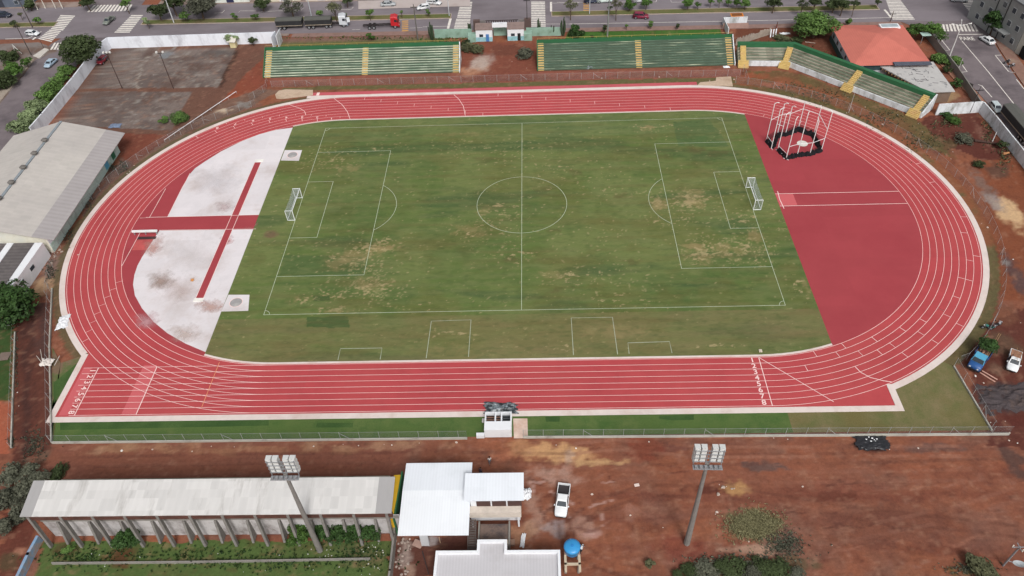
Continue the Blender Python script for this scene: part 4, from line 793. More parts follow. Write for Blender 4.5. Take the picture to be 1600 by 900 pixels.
# ---------------- gatehouse
g=thing('gatehouse','white and pale blue entrance gatehouse with two ticket booths and a lintel','gatehouse',(-4.2,74.6,0))
m_blue=mat('stripe_blue',(150,196,208),var=.1,stain=(120,168,160),st_scale=.6); m_gw=mat('gate_wall_green',(150,182,166),var=.12,scale=1,stain=(120,146,128),st_scale=.5,st_lo=.45,st_hi=.7)
m_flat=mat('flat_roof_brown',(142,122,116),stain=(110,98,92),st_scale=.5)
for s,c,lx_ in ((-1,-4.75,None),(1,3.75,None)):
    mb=MB(); mb.box(c-2.2,c+2.2,0,3.6,.0,3.3); b=mb.build('booth',m_white,g)
    mb=MB(); mb.box(c-2.22,c+2.22,-.02,0,.05,1.25); mb.build('blue_band',m_blue,b)
    mb=MB(); mb.box(c-2.35,c+2.35,-.15,3.75,3.3,3.5); mb.build('roof',m_flat,b)
    mb=MB(); dx=c+.9; mb.box(dx-.42,dx+.42,-.06,-.02,.05,2.1); mb.build('door',P_('door_blue',(74,128,190)) if s<0 else m_dk,b)
    mb=MB(); mb.box(c-1.25,c-.25,-.05,-.02,1.35,2.1); mb.build('window',m_glass,b)
    ax=c+s*(-3.0 if s<0 else 3.0); ax=c-3.1 if s<0 else c+3.1; mb=MB(); mb.box(ax-1.3 if s<0 else ax-.88,ax+.88 if s<0 else ax+1.3,-.3,1.6,0,2.0); an=mb.build('annex',m_gw,g)
mb=MB(); mb.box(-2.5,1.5,.9,1.5,3.45,4.6); mb.build('lintel',m_white,g); mb=MB(); mb.box(-2.3,1.3,3.2,3.45,0,3.1); mb.build('gate_panel',m_gw,g)
mb=MB()
for i in range(14): mb.box(-4.4+i*.62,-4.1+i*.62,7.0,7.15,0,2.6)
mb.box(-4.6,4.4,6.98,7.17,2.45,2.6); mb.build('railing',mat('rail_dark',(74,62,62)),g)
for s in (-1,1):
    mb=MB(); mb.box(s*7.0-.9,s*7.0+.9,6.2,7.2,0,3.0); mb.build('pillar',mat('pillar_brown',(96,78,74)),g)
    mb=MB(); mb.box(s*5.3-.75,s*5.3+.75,6.9,7.1,0,2.7); mb.build('grille',mat('grille_grey',(120,114,112)),g)
def wall(name,lab,cat,P,h,m,w=.22,cap=None,z=0,px=True):
    P=[Vector(g2(*q)) if px else Vector(q) for q in P]; o=P[0]; mb=MB()
    for a,b in zip(P[:-1],P[1:]):
        d=(b-a).normalized()*w*.5; mb.obox(a-o-d,b-o+d,w+random.uniform(0,.004),z-.1,h)
    t=mb.build(name,m,None); t.location=(o.x,o.y,0); tag(t,lab,cat); return t
wall('gate_wall','pale green streaked wall left of the gatehouse booths','wall',[(680,59),(737,58)],2.4,m_gw); wall('gate_wall','pale green streaked wall right of the gatehouse booths','wall',[(823,56),(876,55)],2.3,m_gw)
wall('boundary_wall','long rough white boundary wall bent around the old courts','wall',[(434,66.5),(174,75),(165,82),(150,99),(121,138),(74,195),(56,216)],3.1,m_oldwhite,.3)
wall('boundary_wall','short white wall end joining the long wall to the left bleacher','wall',[(434,67),(428,76)],3.4,m_oldwhite,.2)
wall('boundary_wall','grey-white wall stub behind the bleacher at the end of the long wall','wall',[(441,64),(436,74)],3.4,m_dirtywhite,.2)
wall('boundary_wall','white boundary wall running along the right street from the curved bleacher','wall',[(1462,179),(1530,175),(1548,196),(1600,262),(1660,340)],2.7,m_dirtywhite,.25)
wall('yard_wall','weathered concrete yard wall beside the slab roof and the right street','wall',[(1530,173),(1492,116),(1440,48)],2.0,m_cgrey,.2)
wall('yard_wall','white low wall behind the right bleacher end by the orange skip','wall',[(1137,56),(1129,38),(1166,37)],2.0,m_dirtywhite,.18); wall('yard_wall','pinkish low brick wall near the orange skip','wall',[(1129,45),(1168,44)],1.5,mat('wall_pink',(170,140,130)),.15)
# wooden slat fence
f=thing('slat_fence','uneven pale wooden slat fence behind the right bleacher','fence',(0,0,0)); A,B=G(1150,71),G(1202,54)
for i in range(34):
    q=A.lerp(B,i/33); mb=MB(); a=random.uniform(-.1,.1); h_=random.uniform(1.5,2.1); mb.box(q.x-.2,q.x+.2,q.y-.03,q.y+.03,0,h_); mb.build('slat',mat('slat_grey',(158,146,134),var=.2),f)
for i in range(3):
    t=thing('plank','white plank leaning on the wooden slat fence','plank',G(1203+i*4,57-i*.5),group='white planks leaning on the slat fence'); mb=MB(); mb.loft([[(-.15,-.5,0),(.15,-.5,0),(.15,-.45,0),(-.15,-.45,0)],[(-.15,0,2.0),(.15,0,2.0),(.15,.05,2.0),(-.15,.05,2.0)]]); mb.build('board',m_white,t)
# ---------------- gym with long roof
m_groof=mat('gym_roof',(196,190,184),var=.06,scale=.3,stain=(184,178,174),st_scale=.07,st_lo=.45,st_hi=.7,bands=('Y',1.1,.03),cells=(3.6,1.1,.05),fine=3)
m_groofd=mat('gym_roof_edge',(170,164,164),var=.06,scale=.3,bands=('Y',1.1,.09)); m_mint=mat('wall_mint',(200,226,218),var=.08,stain=(140,176,160),st_scale=.5)
g=thing('gym','long gym hall with a pale ribbed gable roof and a row of ridge vents','sports hall',(-102,10,0))
x0,x1,y0,y1=-12.3,11.1,-17.8,16.6
mb=MB(); mb.box(x0,x1,y0,y1,-.1,3.55); mb.add([(x0,y0,3.55),(x1,y0,3.55),(0,y0,6.9),(x0,y1,3.55),(x1,y1,3.55),(0,y1,6.9)],[(0,1,2),(3,5,4)]); w_=mb.build('wall',mat('gym_wall',(224,220,204),stain=(200,204,200),st_scale=.2),g)
mb=MB(); mb.box(x1-.02,x1+.06,y0,y1,-.1,1.9); mb.build('wall_base',m_mint,g); mb=MB(); mb.box(x1,x1+.04,y0,y1,1.9,3.5); mb.build('wall_band',P_('pale_blue_white',(230,240,250),.7),g)
def slab(a,b,c,d,th,name,m,parent):
    up=Vector((0,0,th)); A,B,C,D=map(Vector,(a,b,c,d)); mb=MB(); mb.add([A,B,C,D,A+up,B+up,C+up,D+up],[(3,2,1,0),(4,5,6,7),(0,1,5,4),(1,2,6,5),(2,3,7,6),(3,0,4,7)]); return mb.build(name,m,parent)
ex,ez=13.2,3.75; rz_=7.2
def rp(s,t): return ez+(rz_-ez)*(1-t)
slab((0,y0-1.0,rz_),(9.3,y0-1.0,rz_-(rz_-ez)*9.3/ex),(9.3,y1+1.6,rz_-(rz_-ez)*9.3/ex),(0,y1+1.6,rz_),.12,'roof',m_groof,g)
slab((9.3,y0-1.0,rz_-(rz_-ez)*9.3/ex),(ex,y0-1.0,ez),(ex,y1+1.6,ez),(9.3,y1+1.6,rz_-(rz_-ez)*9.3/ex),.12,'eave_sheet',m_groofd,g)
slab((-12.6,y0-1.0,ez+.1),(0,y0-1.0,rz_),(0,y1+1.6,rz_),(-12.6,y1+1.6,ez+.1),.12,'roof',m_groof,g)
mb=MB(); mb.box(-.28,.28,y0-1,y1+1.6,rz_+.06,rz_+.24); mb.build('ridge_cap',mat('ridge_grey',(138,146,152)),g)
for q in ((71,220),(54,240.5),(37,262.5),(18,286),(0,311)):
    c=G(q[0],q[1],7.5); mb=MB(); mb.tube((0,c.y-10,rz_+.2),(0,c.y-10,rz_+.6),.5,.5,10); mb.tube((0,c.y-10,rz_+.6),(0,c.y-10,rz_+.95),.72,.25,10); mb.build('roof_vent',mat('vent_grey',(112,108,104)),g)
for yy,m_,z in ((13.5,mat('door_green',(58,122,92)),2.3),(9.8,P_('poster_blue',(96,186,222)),2.0)): mb=MB(); mb.box(x1+.06,x1+.12,yy-.8,yy+.8,.3,z); mb.build('door' if yy>10 else 'notice_board',m_,g)
# annex south
g=thing('annex_building','low annex with grey ribbed roof and white wall below the gym','building',(-97,-14,0))
m_ar=mat('annex_roof',(104,98,98),var=.12,scale=.5,bands=('Y',.9,.2),stain=(128,122,118),st_scale=.3)
mb=MB(); mb.prism([(-14,-10.8),(5.6,-10.8),(5.9,6.0-.9),(-14,6.0-.9)],-.1,3.4); mb.build('wall',m_white,g)
mb=MB(); mb.prism([(-14,-10.2),(4.3,-10.2),(4.3,5.0),(-14,5.0)],3.4,3.48); mb.build('roof',m_ar,g)
mb=MB(); mb.prism([(-1.0,-3),(.3,-3),(.3,5.0),(-1.0,5.0)],3.48,3.58); mb.build('roof_walkway',m_white,g)
mb=MB(); mb.box(-1.2,.6,-4.4,-2.8,3.5,3.85); mb.build('skylight',m_cgrey,g)
for yy in (-8.8,-4.6,-.6): rect_win(g,(5.72,yy-.7),(5.8,yy+.7),1.6,2.5,(1,0))
# ---------------- bottom left covered stand
g=thing('covered_stand','long covered stand with stained fibre roof and slanted back columns','grandstand',(-40,-67,0))
m_sr=mat('stand_roof',(210,208,206),var=.05,scale=.3,stretch=(1,.12,1),stain=(164,160,156),st_scale=.3,st_lo=.55,st_hi=.72,bands=('X',1.1,.03),fine=3,cells=(1.1,2.2,.10))
m_srg=mat('stand_roof_grey',(164,162,162),var=.05,stretch=(1,.2,1)); X0,X1=-24.6,24.7; yb,yfr=-2.3,2.6
def rs_(a,b,name,m): return slab((a,yb,7.5),(b,yb,7.5),(b,yfr,8.3),(a,yfr,8.3),.12,name,m,g)
rs_(X0+1.6,X1-2.1,'roof',m_sr); rs_(X0,X0+1.59,'roof_end_sheet',m_srg); rs_(X1-2.09,X1,'roof_end_sheet',m_srg)
mb=MB(); mb.box(X0+.6,X1,yb+.1,yb+.5,6.4,7.45); mb.build('back_beam',mat('beam_rust',(92,60,52),var=.25,scale=1.5,stain=(64,50,46),st_scale=.6),g)
mb=MB(); mb.box(X0+.8,X1+.4,yb+1.2,yb+1.5,0,4.6); mb.build('back_wall',mat('stand_back_wall',(196,192,192),var=.1,scale=.9,stain=(132,124,122),st_scale=.45,st_lo=.46,st_hi=.66,stretch=(1,1,.6)),g)
mb=MB(); mb.box(X0+.8,X1+.4,yb+1.05,yb+1.24,4.3,4.75); mb.build('wall_coping',m_cgrey,g)
for k in range(7):
    mb=MB(); mb.box(X0+.8,X1-1.6,yb+1.6+k*.75,5.3,.4 if k==0 else 4.3-k*.55-.56,4.3-k*.55); mb.build('seat_row',m_bench,g)
m_dcol=mat('column_dark',(126,122,118),var=.2,scale=1.5)
ncol=12
for i in range(ncol):
    xx=X0+.9+i*(X1-X0-1.6)/(ncol-1); mb=MB(); mb.loft([[(xx-.18,yb-.6,0),(xx+.18,yb-.6,0),(xx+.18,yb-.1,0),(xx-.18,yb-.1,0)],[(xx-.18,yb+.0,7.3),(xx+.18,yb+.0,7.3),(xx+.18,yb+.5,7.3),(xx-.18,yb+.5,7.3)]]); mb.build('column',m_dcol,g)
    if i<ncol-1:
        xm=xx+2.2; mb=MB(); mb.loft([[(xm-.16,yb-.1,0),(xm+.16,yb-.1,0),(xm+.16,yb+1.2,0),(xm-.16,yb+1.2,0)],[(xm-.16,yb+.9,4.3),(xm+.16,yb+.9,4.3),(xm+.16,yb+1.2,4.3),(xm-.16,yb+1.2,4.3)]]); mb.build('buttress',m_dcol,g)
m_yel=mat('strong_yellow',(226,178,40),var=.06)
o_=g.location; pA=G(604,808,4.6)-o_; pB=G(614,806,4.6)-o_; pC=G(627,742,3.2)-o_; pD=G(616,742,3.2)-o_
mb=MB(); mb.loft([[(pA.x,pA.y,0),(pB.x,pA.y,0),(pB.x,pA.y,4.6),(pA.x,pA.y,4.6)],[(pD.x,pD.y,0),(pC.x,pD.y,0),(pC.x,pD.y,3.2),(pD.x,pD.y,3.2)]]); mb.build('yellow_stair',m_yel,g)
mb=MB(); mb.loft([[(pB.x+.01,pA.y-.3,0),(pB.x+.2,pA.y-.3,0),(pB.x+.2,pA.y-.3,4.4),(pB.x+.01,pA.y-.3,4.4)],[(pC.x+.01,pC.y+.4,0),(pC.x+.2,pC.y+.4,0),(pC.x+.2,pC.y+.4,3.5),(pC.x+.01,pC.y+.4,3.5)]]); mb.build('side_wall',m_green,g)
for xx in (X0+4.5,-5.0): mb=MB(); mb.box(xx-1,xx+1,4.9,5.9,0,1.0); mb.build('yellow_stair',m_yel,g)
wall('garden_wall','low concrete wall crossing the lawn behind the covered stand','wall',[(83,881),(300,879),(578,874)],.35,m_cgrey,.18); wall('garden_wall','blue and grey painted wall at the lower left corner of the lawn','wall',[(64,846),(50,872),(34,906)],1.3,mat('wall_blue_grey',(128,160,190),stain=(164,150,146),st_scale=.5,st_lo=.45,st_hi=.6),.4)
wall('garden_wall','tall grey wall between the lawn and the white roofed building','wall',[(622,800),(618,845),(612,900),(606,940)],1.8,m_cgrey,.25)
# ---------------- white metal roofed building
m_wr=mat('metal_roof_white',(238,243,250),var=.02,scale=.3,stain=(222,228,234),st_scale=.15,fine=0,bands=('X',.42,.035),cells=(1.0,100,.03),rough=.45,spec=.4); m_wr2=mat('metal_roof_white_b',(241,245,250),var=.02,scale=.3,stain=(226,230,236),st_scale=.15,fine=0,bands=('X',.38,.035),cells=(1.0,100,.03),rough=.45,spec=.4)
g=thing('clubhouse','new building with a wide bright white ribbed metal roof','building',(-10.2,-65.1,0))
mb=MB(); mb.box(-3.9,4.1,-2.6,4.7,-.1,3.9); mb.build('wall',m_white,g)
mb=MB(); mb.box(-2.0,-.9,-4.9,-4.5,0,3.9); mb.build('service_duct',P_('duct_white',(206,210,214)),g)
slab((-4.65,-5.5,4.0),(4.72,-5.5,4.0),(4.72,.9,4.45),(-4.65,.9,4.45),.09,'roof',m_wr2,g); slab((-4.65,.9,4.45),(4.72,.9,4.45),(4.72,5.4,4.2),(-4.65,5.4,4.2),.09,'roof',m_wr,g)
g=thing('press_box','smaller raised building with white ribbed roof, dark balcony openings and a metal staircase','building',(-2.2,-64.4,0))
mb=MB(); mb.box(-3.2,3.4,-1.9,1.8,.0,5.35); mb.build('wall',m_white,g)
mb=MB(); mb.box(-3.4,3.6,-2.95,-1.95,2.7,3.95); mb.build('parapet',mat('parapet_cream',(208,196,184)),g)
slab((-4.05,-2.05,5.45),(4.0,-2.05,5.45),(4.0,2.1,5.6),(-4.05,2.1,5.6),.09,'roof',m_wr,g)
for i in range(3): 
    a=-2.4+i*2.1; mb=MB(); mb.box(a,a+1.9,-1.97,-1.9,3.9,5.2); mb.build('window',mat('opening_shade',(84,62,58)),g)  # dark bands: shade of the balcony openings put into the colour
for a in (-3.1,3.2): mb=MB(); mb.box(a-.12,a+.12,-2.9,-2.7,0,2.7); mb.build('column',m_white,g)
m_st=mat('stair_steel',(96,86,82),var=.15)
mb=MB()
for k in range(18): mb.box(-3.15-.4,-2.35-.2,-3.6-k*.28,-3.34-k*.28,2.9-k*.16,2.96-k*.16)
for xx in (-3.6,-2.5): mb.loft([[(xx-.04,-3.4,2.6),(xx+.04,-3.4,2.6),(xx+.04,-3.4,3.1),(xx-.04,-3.4,3.1)],[(xx-.04,-8.5,0),(xx+.04,-8.5,0),(xx+.04,-8.5,.35),(xx-.04,-8.5,.35)]])
mb.build('staircase',m_st,g)
m_dp=mat('deck_brown',(120,102,94),var=.14,scale=.9,stain=(84,76,76),st_scale=.4,st_lo=.45,st_hi=.6)
g=thing('concrete_deck','stained concrete deck with slots between the staircase and the bottom roof','deck',(-2.3,-69.2,0)); mb=MB(); mb.box(-1.9,1.9,-1.0,1.5,0,1.6); mb.build('slab',m_dp,g); mb=MB(); mb.box(-1.9,1.9,-1.55,-1.0,0,2.0); mb.build('beam',mat('beam_tan',(158,140,120)),g)
for i,(a,b) in enumerate(((-1.6,-.6),(-.35,.3),(.55,1.6))): mb=MB(); mb.box(a,b,-1.62,-1.55,1.4,1.75); mb.build('slot',m_dk,g)
for s in (-1,1): mb=MB(); mb.box(s*2.05-.1,s*2.05+.1,-1.6,1.8,0,1.9); mb.build('side_wall',m_cgrey,g)
g=thing('locker_building','low building at the bottom edge with grey roof inside a white T-shaped parapet','building',(-1.6,-78,0))
O=[(-8.1,5.55),(-2.75,5.55),(-2.75,7.05),(1.15,7.05),(1.15,5.55),(8.05,5.55),(8.05,-7),(-8.3,-7)]; In=[(-7.75,5.2),(-2.4,5.2),(-2.4,6.7),(.8,6.7),(.8,5.2),(7.7,5.2),(7.7,-6.7),(-7.95,-6.7)]
mb=MB(); mb.prism(O,-.1,3.0); mb.build('wall',m_white,g); mb=MB()
for i in range(8):
    j=(i+1)%8; mb.add([(*O[i],3.0),(*O[j],3.0),(*In[j],3.0),(*In[i],3.0),(*O[i],3.55),(*O[j],3.55),(*In[j],3.55),(*In[i],3.55)],[(4,7,6,5) if False else (4,5,6,7),(0,4,5,1) if False else (0,1,5,4),(2,3,7,6),(1,2,6,5),(3,0,4,7)])
mb.build('parapet',P_('parapet_white',(238,240,244),.6),g)
mb=MB(); mb.prism(In,3.0,3.1); mb.build('roof',mat('roof_pale_grey',(200,198,202),var=.03,scale=.3,bands=('X',.4,.06),stain=(186,182,184),st_scale=.12),g)
# water tank tower
g=thing('water_tank','round blue water tank on a small concrete tower','water tank',(8.0,-72.9,0)); 
mb=MB(); 
for sx in (-1,1):
    for sy in (-1,1): mb=MB(); mb.box(sx*.85-.15,sx*.85+.15,sy*.95-.15,sy*.95+.15,-.0,2.9); mb.build('pillar',m_cgrey,g)
mb=MB(); mb.box(-1.0,1.0,-.0,1.15,2.9,3.05); mb.build('platform',mat('plat_pink',(178,140,118)),g)
for a,b,c,d in ((-1.05,-.75,-2.2,.0),(.75,1.05,-2.2,.0),(-1.05,1.05,-1.3,-1.05)): mb=MB(); mb.box(a,b,c,d,2.7,3.0); mb.build('beam',mat('beam_cream',(196,180,156)),g)
m_tank=P_('tank_blue',(54,150,214),.35); mb=MB(); prof=[(.9,3.05),(1.0,3.2),(1.04,4.1),(1.09,4.15),(1.09,4.25),(.82,4.42),(.28,4.52)]
secs=[[(r*math.cos(2*PI*i/24),.55+r*math.sin(2*PI*i/24),z) for i in range(24)] for r,z in prof]; mb.loft(secs); mb.build('tank',m_tank,g,True)
mb=MB(); mb.tube((0,.55,4.48),(0,.55,4.58),.22,.2,12); mb.build('lid',P_('lid_blue',(44,132,200),.4),g)
# ---------------- red tiled roof house and slab
g=thing('tiled_house','white house with a large salmon red hipped tile roof','house',(90,59,0)); m_tile=mat('tile_salmon',(204,116,102),var=.05,scale=.4,bands=('X',.5,.06),stain=(192,104,92),st_scale=.12,st_lo=.5,st_hi=.8,fine=5)
ro=[(-8.7,11.5),(9.2,10.4),(9.0,-10.0),(-9.6,-9.8)]; z0,zr=3.7,5.9
mb=MB(); mb.prism([(a*.93,b*.93) for a,b in ro],-.1,3.6); w_=mb.build('wall',mat('house_wall',(206,212,220),stain=(180,188,196),st_scale=.3),g)
r1,r2=(-.5,3.2),(.3,-.2)
mb=MB(); V=[(*ro[0],z0),(*ro[1],z0),(*ro[2],z0),(*ro[3],z0),(-.6,1.9,zr),(.9,.4,zr)]; mb.add(V,[(3,2,5,4),(2,1,5),(1,0,4,5),(0,3,4),(0,1,2,3)]); mb.build('roof',m_tile,g)
mb=MB(); mb.box(2.6,7.4,7.4,9.6,3.9,4.6); mb.build('roof_curb',m_white,g); mb=MB(); mb.box(3.0,7.0,7.75,9.25,4.6,4.66); mb.build('skylight',mat('sky_grey',(158,170,176)),g)
mb=MB(); mb.prism([(-9.2,-9.3),(-8.95,-9.3),(-8.05,10.9),(-8.4,10.9)],-.1,1.1); mb.build('dado',mat('dado_green',(62,84,80)),g)
for yy in (8.5,5.0,1.5,-2.5,-6.5): rect_win(g,(-8.38-.028*(8.5-yy),yy-.6),(-8.30-.028*(8.5-yy),yy+.6),1.5,2.6,(-1,0))
mb=MB(); mb.obox((.0,-9.9),(8.6,-10.1),1.4,3.9,4.15); mb.build('torn_sheet',mat('tarp_slate',(84,88,100),var=.2,scale=1.5),g)
mb=MB(); mb.box(-6.5,1.5,-9.35,-9.2,2.2,3.3); mb.build('dark_band',mat('band_teal',(52,72,76)),g)
g=thing('slab_roof_building','unfinished building with a bare stained concrete slab roof beside the tiled house','building',(95,44,0))
sl=[(-7.9,6.0),(5.3,7.2),(5.1,-6.5),(-.9,-6.5)]; mb=MB(); mb.prism([(-6.0,5.0),(4.7,6.2),(4.6,-6.0),(-.4,-6.0)],-.1,2.9); mb.build('wall',mat('block_brown',(134,112,96),var=.15,bands=('Z',.25,.2),stain=(110,104,100),st_scale=.3),g)
mb=MB(); mb.prism(sl,2.9,3.12); mb.build('roof',mat('slab_concrete',(186,184,182),var=.08,scale=.8,stain=(112,112,116),st_scale=.42,st_lo=.56,st_hi=.66,fine=4),g)
mb=MB()
for i in range(30):
    a=Vector((random.uniform(-3,4),random.uniform(-3,5),3.14)); d=Vector((random.uniform(-1.5,1.5),random.uniform(-.6,.6),0)) if i%2 else Vector((random.uniform(-.3,.3),random.uniform(-1.2,1.2),0)); mb.tube(a,a+d,.05,.05,4)
mb.build('rebar',mat('rebar_dark',(70,66,72)),g)['kind']='stuff'
for i in range(16): 
    q=Vector(sl[0]).lerp(Vector(sl[3]),i/15); mb=MB(); mb.box(q.x-.06,q.x+.5,q.y-.25,q.y-.15,2.55,2.9); mb.build('formwork_board',m_wood,g)
g=thing('awning','small pale green corrugated awning behind the tiled house','awning',G(1442,66)); mb=MB(); mb.box(-1.2,1.2,-1,1,2.2,2.28); mb.build('sheet',mat('mint_sheet',(168,196,188)),g); mb=MB(); mb.box(-1,-.9,-.9,-.8,0,2.2); mb.build('post',m_steel,g)
# ---------------- apartment block
g=thing('apartment_block','grey three storey apartment block cut by the upper right corner','building',(131,64,0)); m_ab=mat('block_grey',(158,160,158),var=.06,scale=.5,stain=(136,138,134),st_scale=.2,st_lo=.5,st_hi=.75); m_ab2=mat('block_cream',(184,182,172),var=.05,stain=(160,158,148),st_scale=.2)
B1=[(-10.0,16),(-6.3,-3.5),(12,0),(10,20)]; mb=MB(); mb.prism(B1,-.1,10.5); mb.build('wall',m_ab,g)
mb=MB(); mb.prism([(a*1.02,b*1.02) for a,b in B1],10.5,10.9); mb.build('roof_slab',mat('block_roof',(120,122,124)),g)
mb=MB(); mb.prism([(-6.2,-3.7),(-4.0,-9.5),(12,-6.5),(12,-.2)],-.1,10.0); mb.build('wing',m_ab2,g)
a=Vector(B1[0]);b=Vector(B1[1]); nr=(-(b-a).y*-1,0); d=(b-a).normalized(); nn=Vector((-abs(d.y),-abs(d.x)*1.0)).normalized(); nn=Vector((d.y,-d.x)); nn=nn if nn.x<0 else -nn
for fl_ in range(3):
    for k,tt in enumerate((.18,.36,.56,.74,.9)):
        c=a.lerp(b,tt); rect_win(g,c-d*.7+nn*.02,c+d*.7+nn*.02,1.3+fl_*3.2,2.7+fl_*3.2,nn)
mb=MB(); c=a.lerp(b,.5); mb.obox(c-d*3.5+nn*.9,c+d*6.5+nn*.9,1.8,3.0,3.25); mb.build('canopy',mat('canopy_grey',(132,134,134)),g)
for tt in (.44,.63): mb=MB(); c=a.lerp(b,tt)+nn*.12; mb.obox(c-d*.06,c+d*.06,.12,0,10.4); mb.build('downpipe',m_dk,g)
mb=MB(); c=Vector((-5.3,-5.9)); mb.box(-5.9,-5.0,-7.6,-5.2,0,2.6); mb.build('dark_doorway',m_dk,g)
# ---------------- houses across the avenue (their lower fronts show)
def house(lab,p0,p1,hh,rgbw,rgbr,door,wins,dep=9,name='house'):
    a=G(*p0);b=G(*p1); w=(b-a).length; g=thing(name,lab,'house',((a.x+b.x)/2,(a.y+b.y)/2+.1,0),math.atan2(b.y-a.y,b.x-a.x)); mw=mat('hw%d%d%d'%rgbw,rgbw,stain=tuple(int(c*.85) for c in rgbw),st_scale=.3); h2=w/2
    mb=MB(); mb.box(-h2,h2,0,dep,-.1,hh); mb.build('wall',mw,g)
    mb=MB(); mb.add([(-h2-.4,-.5,hh),(h2+.4,-.5,hh),(h2+.4,dep+.4,hh),(-h2-.4,dep+.4,hh),(-h2*.4,dep/2,hh+1.8),(h2*.4,dep/2,hh+1.8)],[(0,1,5,4),(1,2,5),(2,3,4,5),(3,0,4),(3,2,1,0)]); mb.build('roof',mat('hr%d%d%d'%rgbr,rgbr,bands=('X',.5,.08)),g)
    for d_,c in door: mb=MB(); mb.box(d_*w-1.1,d_*w+1.1,-.06,0,.0,2.4); mb.build('door',P_('dr%d%d%d'%c,c),g)
    for k in wins: rect_win(g,(k*w-.7,0),(k*w+.7,0),1.0,2.1,(0,-1))
house('white house with a dark garage door across the avenue, left of the pale pavement',(336,5.5),(390,3.5),3,(214,220,212),(150,90,70),[(-.05,(44,50,84))],[-.35,.33])
house('cream house front with white gate, third from the left across the avenue',(402,4),(470,2),3,(212,208,186),(140,110,90),[(.1,(226,226,226))],[-.3,.35]); house('long pale wall-fronted house at the top edge above the truck trailers',(478,3),(560,0),3,(206,196,180),(150,100,80),[(-.2,(190,186,180))],[.2,.36])
house('grey workshop with blue awning at the top left corner',(-40,14),(46,11),3,(96,104,118),(96,108,124),[(0,(60,64,74))],[.3])
mb=MB(); mb.sheet(px([(560,15),(735,10),(734,-6),(560,-4)]),.11); 
pl=mb.build('plaza',mat('plaza_pale',(186,174,170),var=.05,stain=(168,152,146),st_scale=.2)); struct(pl)
mb=MB(); mb.prism(px([(-30,92),(20,66),(62,60),(97,66),(93,98),(30,160),(-40,230)]),-.02,.05) if False else mb.sheet(px([(-30,70),(60,66),(76,72),(91,80),(56,93),(28,128),(-1,164),(-60,235)]),-.0); struct(mb.build('corner_plot',mat('corner_grey',(126,116,112),stain=(112,92,82),st_scale=.15,st_lo=.45,st_hi=.6)))
mb=MB(); mb.prism(px([(52,88),(70,76),(77,78),(62,92)]),-.02,.2); struct(mb.build('pavement',mat('pale_slab',(196,190,182),stain=(168,140,126),st_scale=.3)))
# ================================================================ VEHICLES
m_tyre=mat('tyre',(38,36,38),var=.1); m_rim=mat('rim',(150,152,156),rough=.4,metal=.4); m_cg=mat('car_glass',(44,52,60),var=.05,rough=.08,spec=.8,fine=0); m_head=P_('headlight_clear',(222,226,230),.15); m_tail=P_('taillight_red',(170,34,34),.25); m_blk=mat('black_trim',(40,40,42),rough=.6)
def wheel(parent,x,y,r,w=.2,z=None):
    z=r if z is None else z; s=1 if y>0 else -1
    mb=MB(); mb.tube((x,y-w/2,z),(x,y+w/2,z),r,r,16); o=mb.build('wheel',m_tyre,parent); mb=MB(); mb.tube((x,y+s*w/2,z),(x,y+s*(w/2+.012),z),r*.62,r*.56,12); mb.build('rim',m_rim,o)
def heading(front,rear): a=G(*front,.5);b=G(*rear,.5); return math.atan2(a.y-b.y,a.x-b.x),(a+b)/2
def sec(x,hw,zb,zt,r=.12): return [(x,-hw*.86,zb),(x,-hw,zb+.14),(x,-hw,zt-r),(x,-hw+r*.9,zt),(x,hw-r*.9,zt),(x,hw,zt-r),(x,hw,zb+.14),(x,hw*.86,zb)]
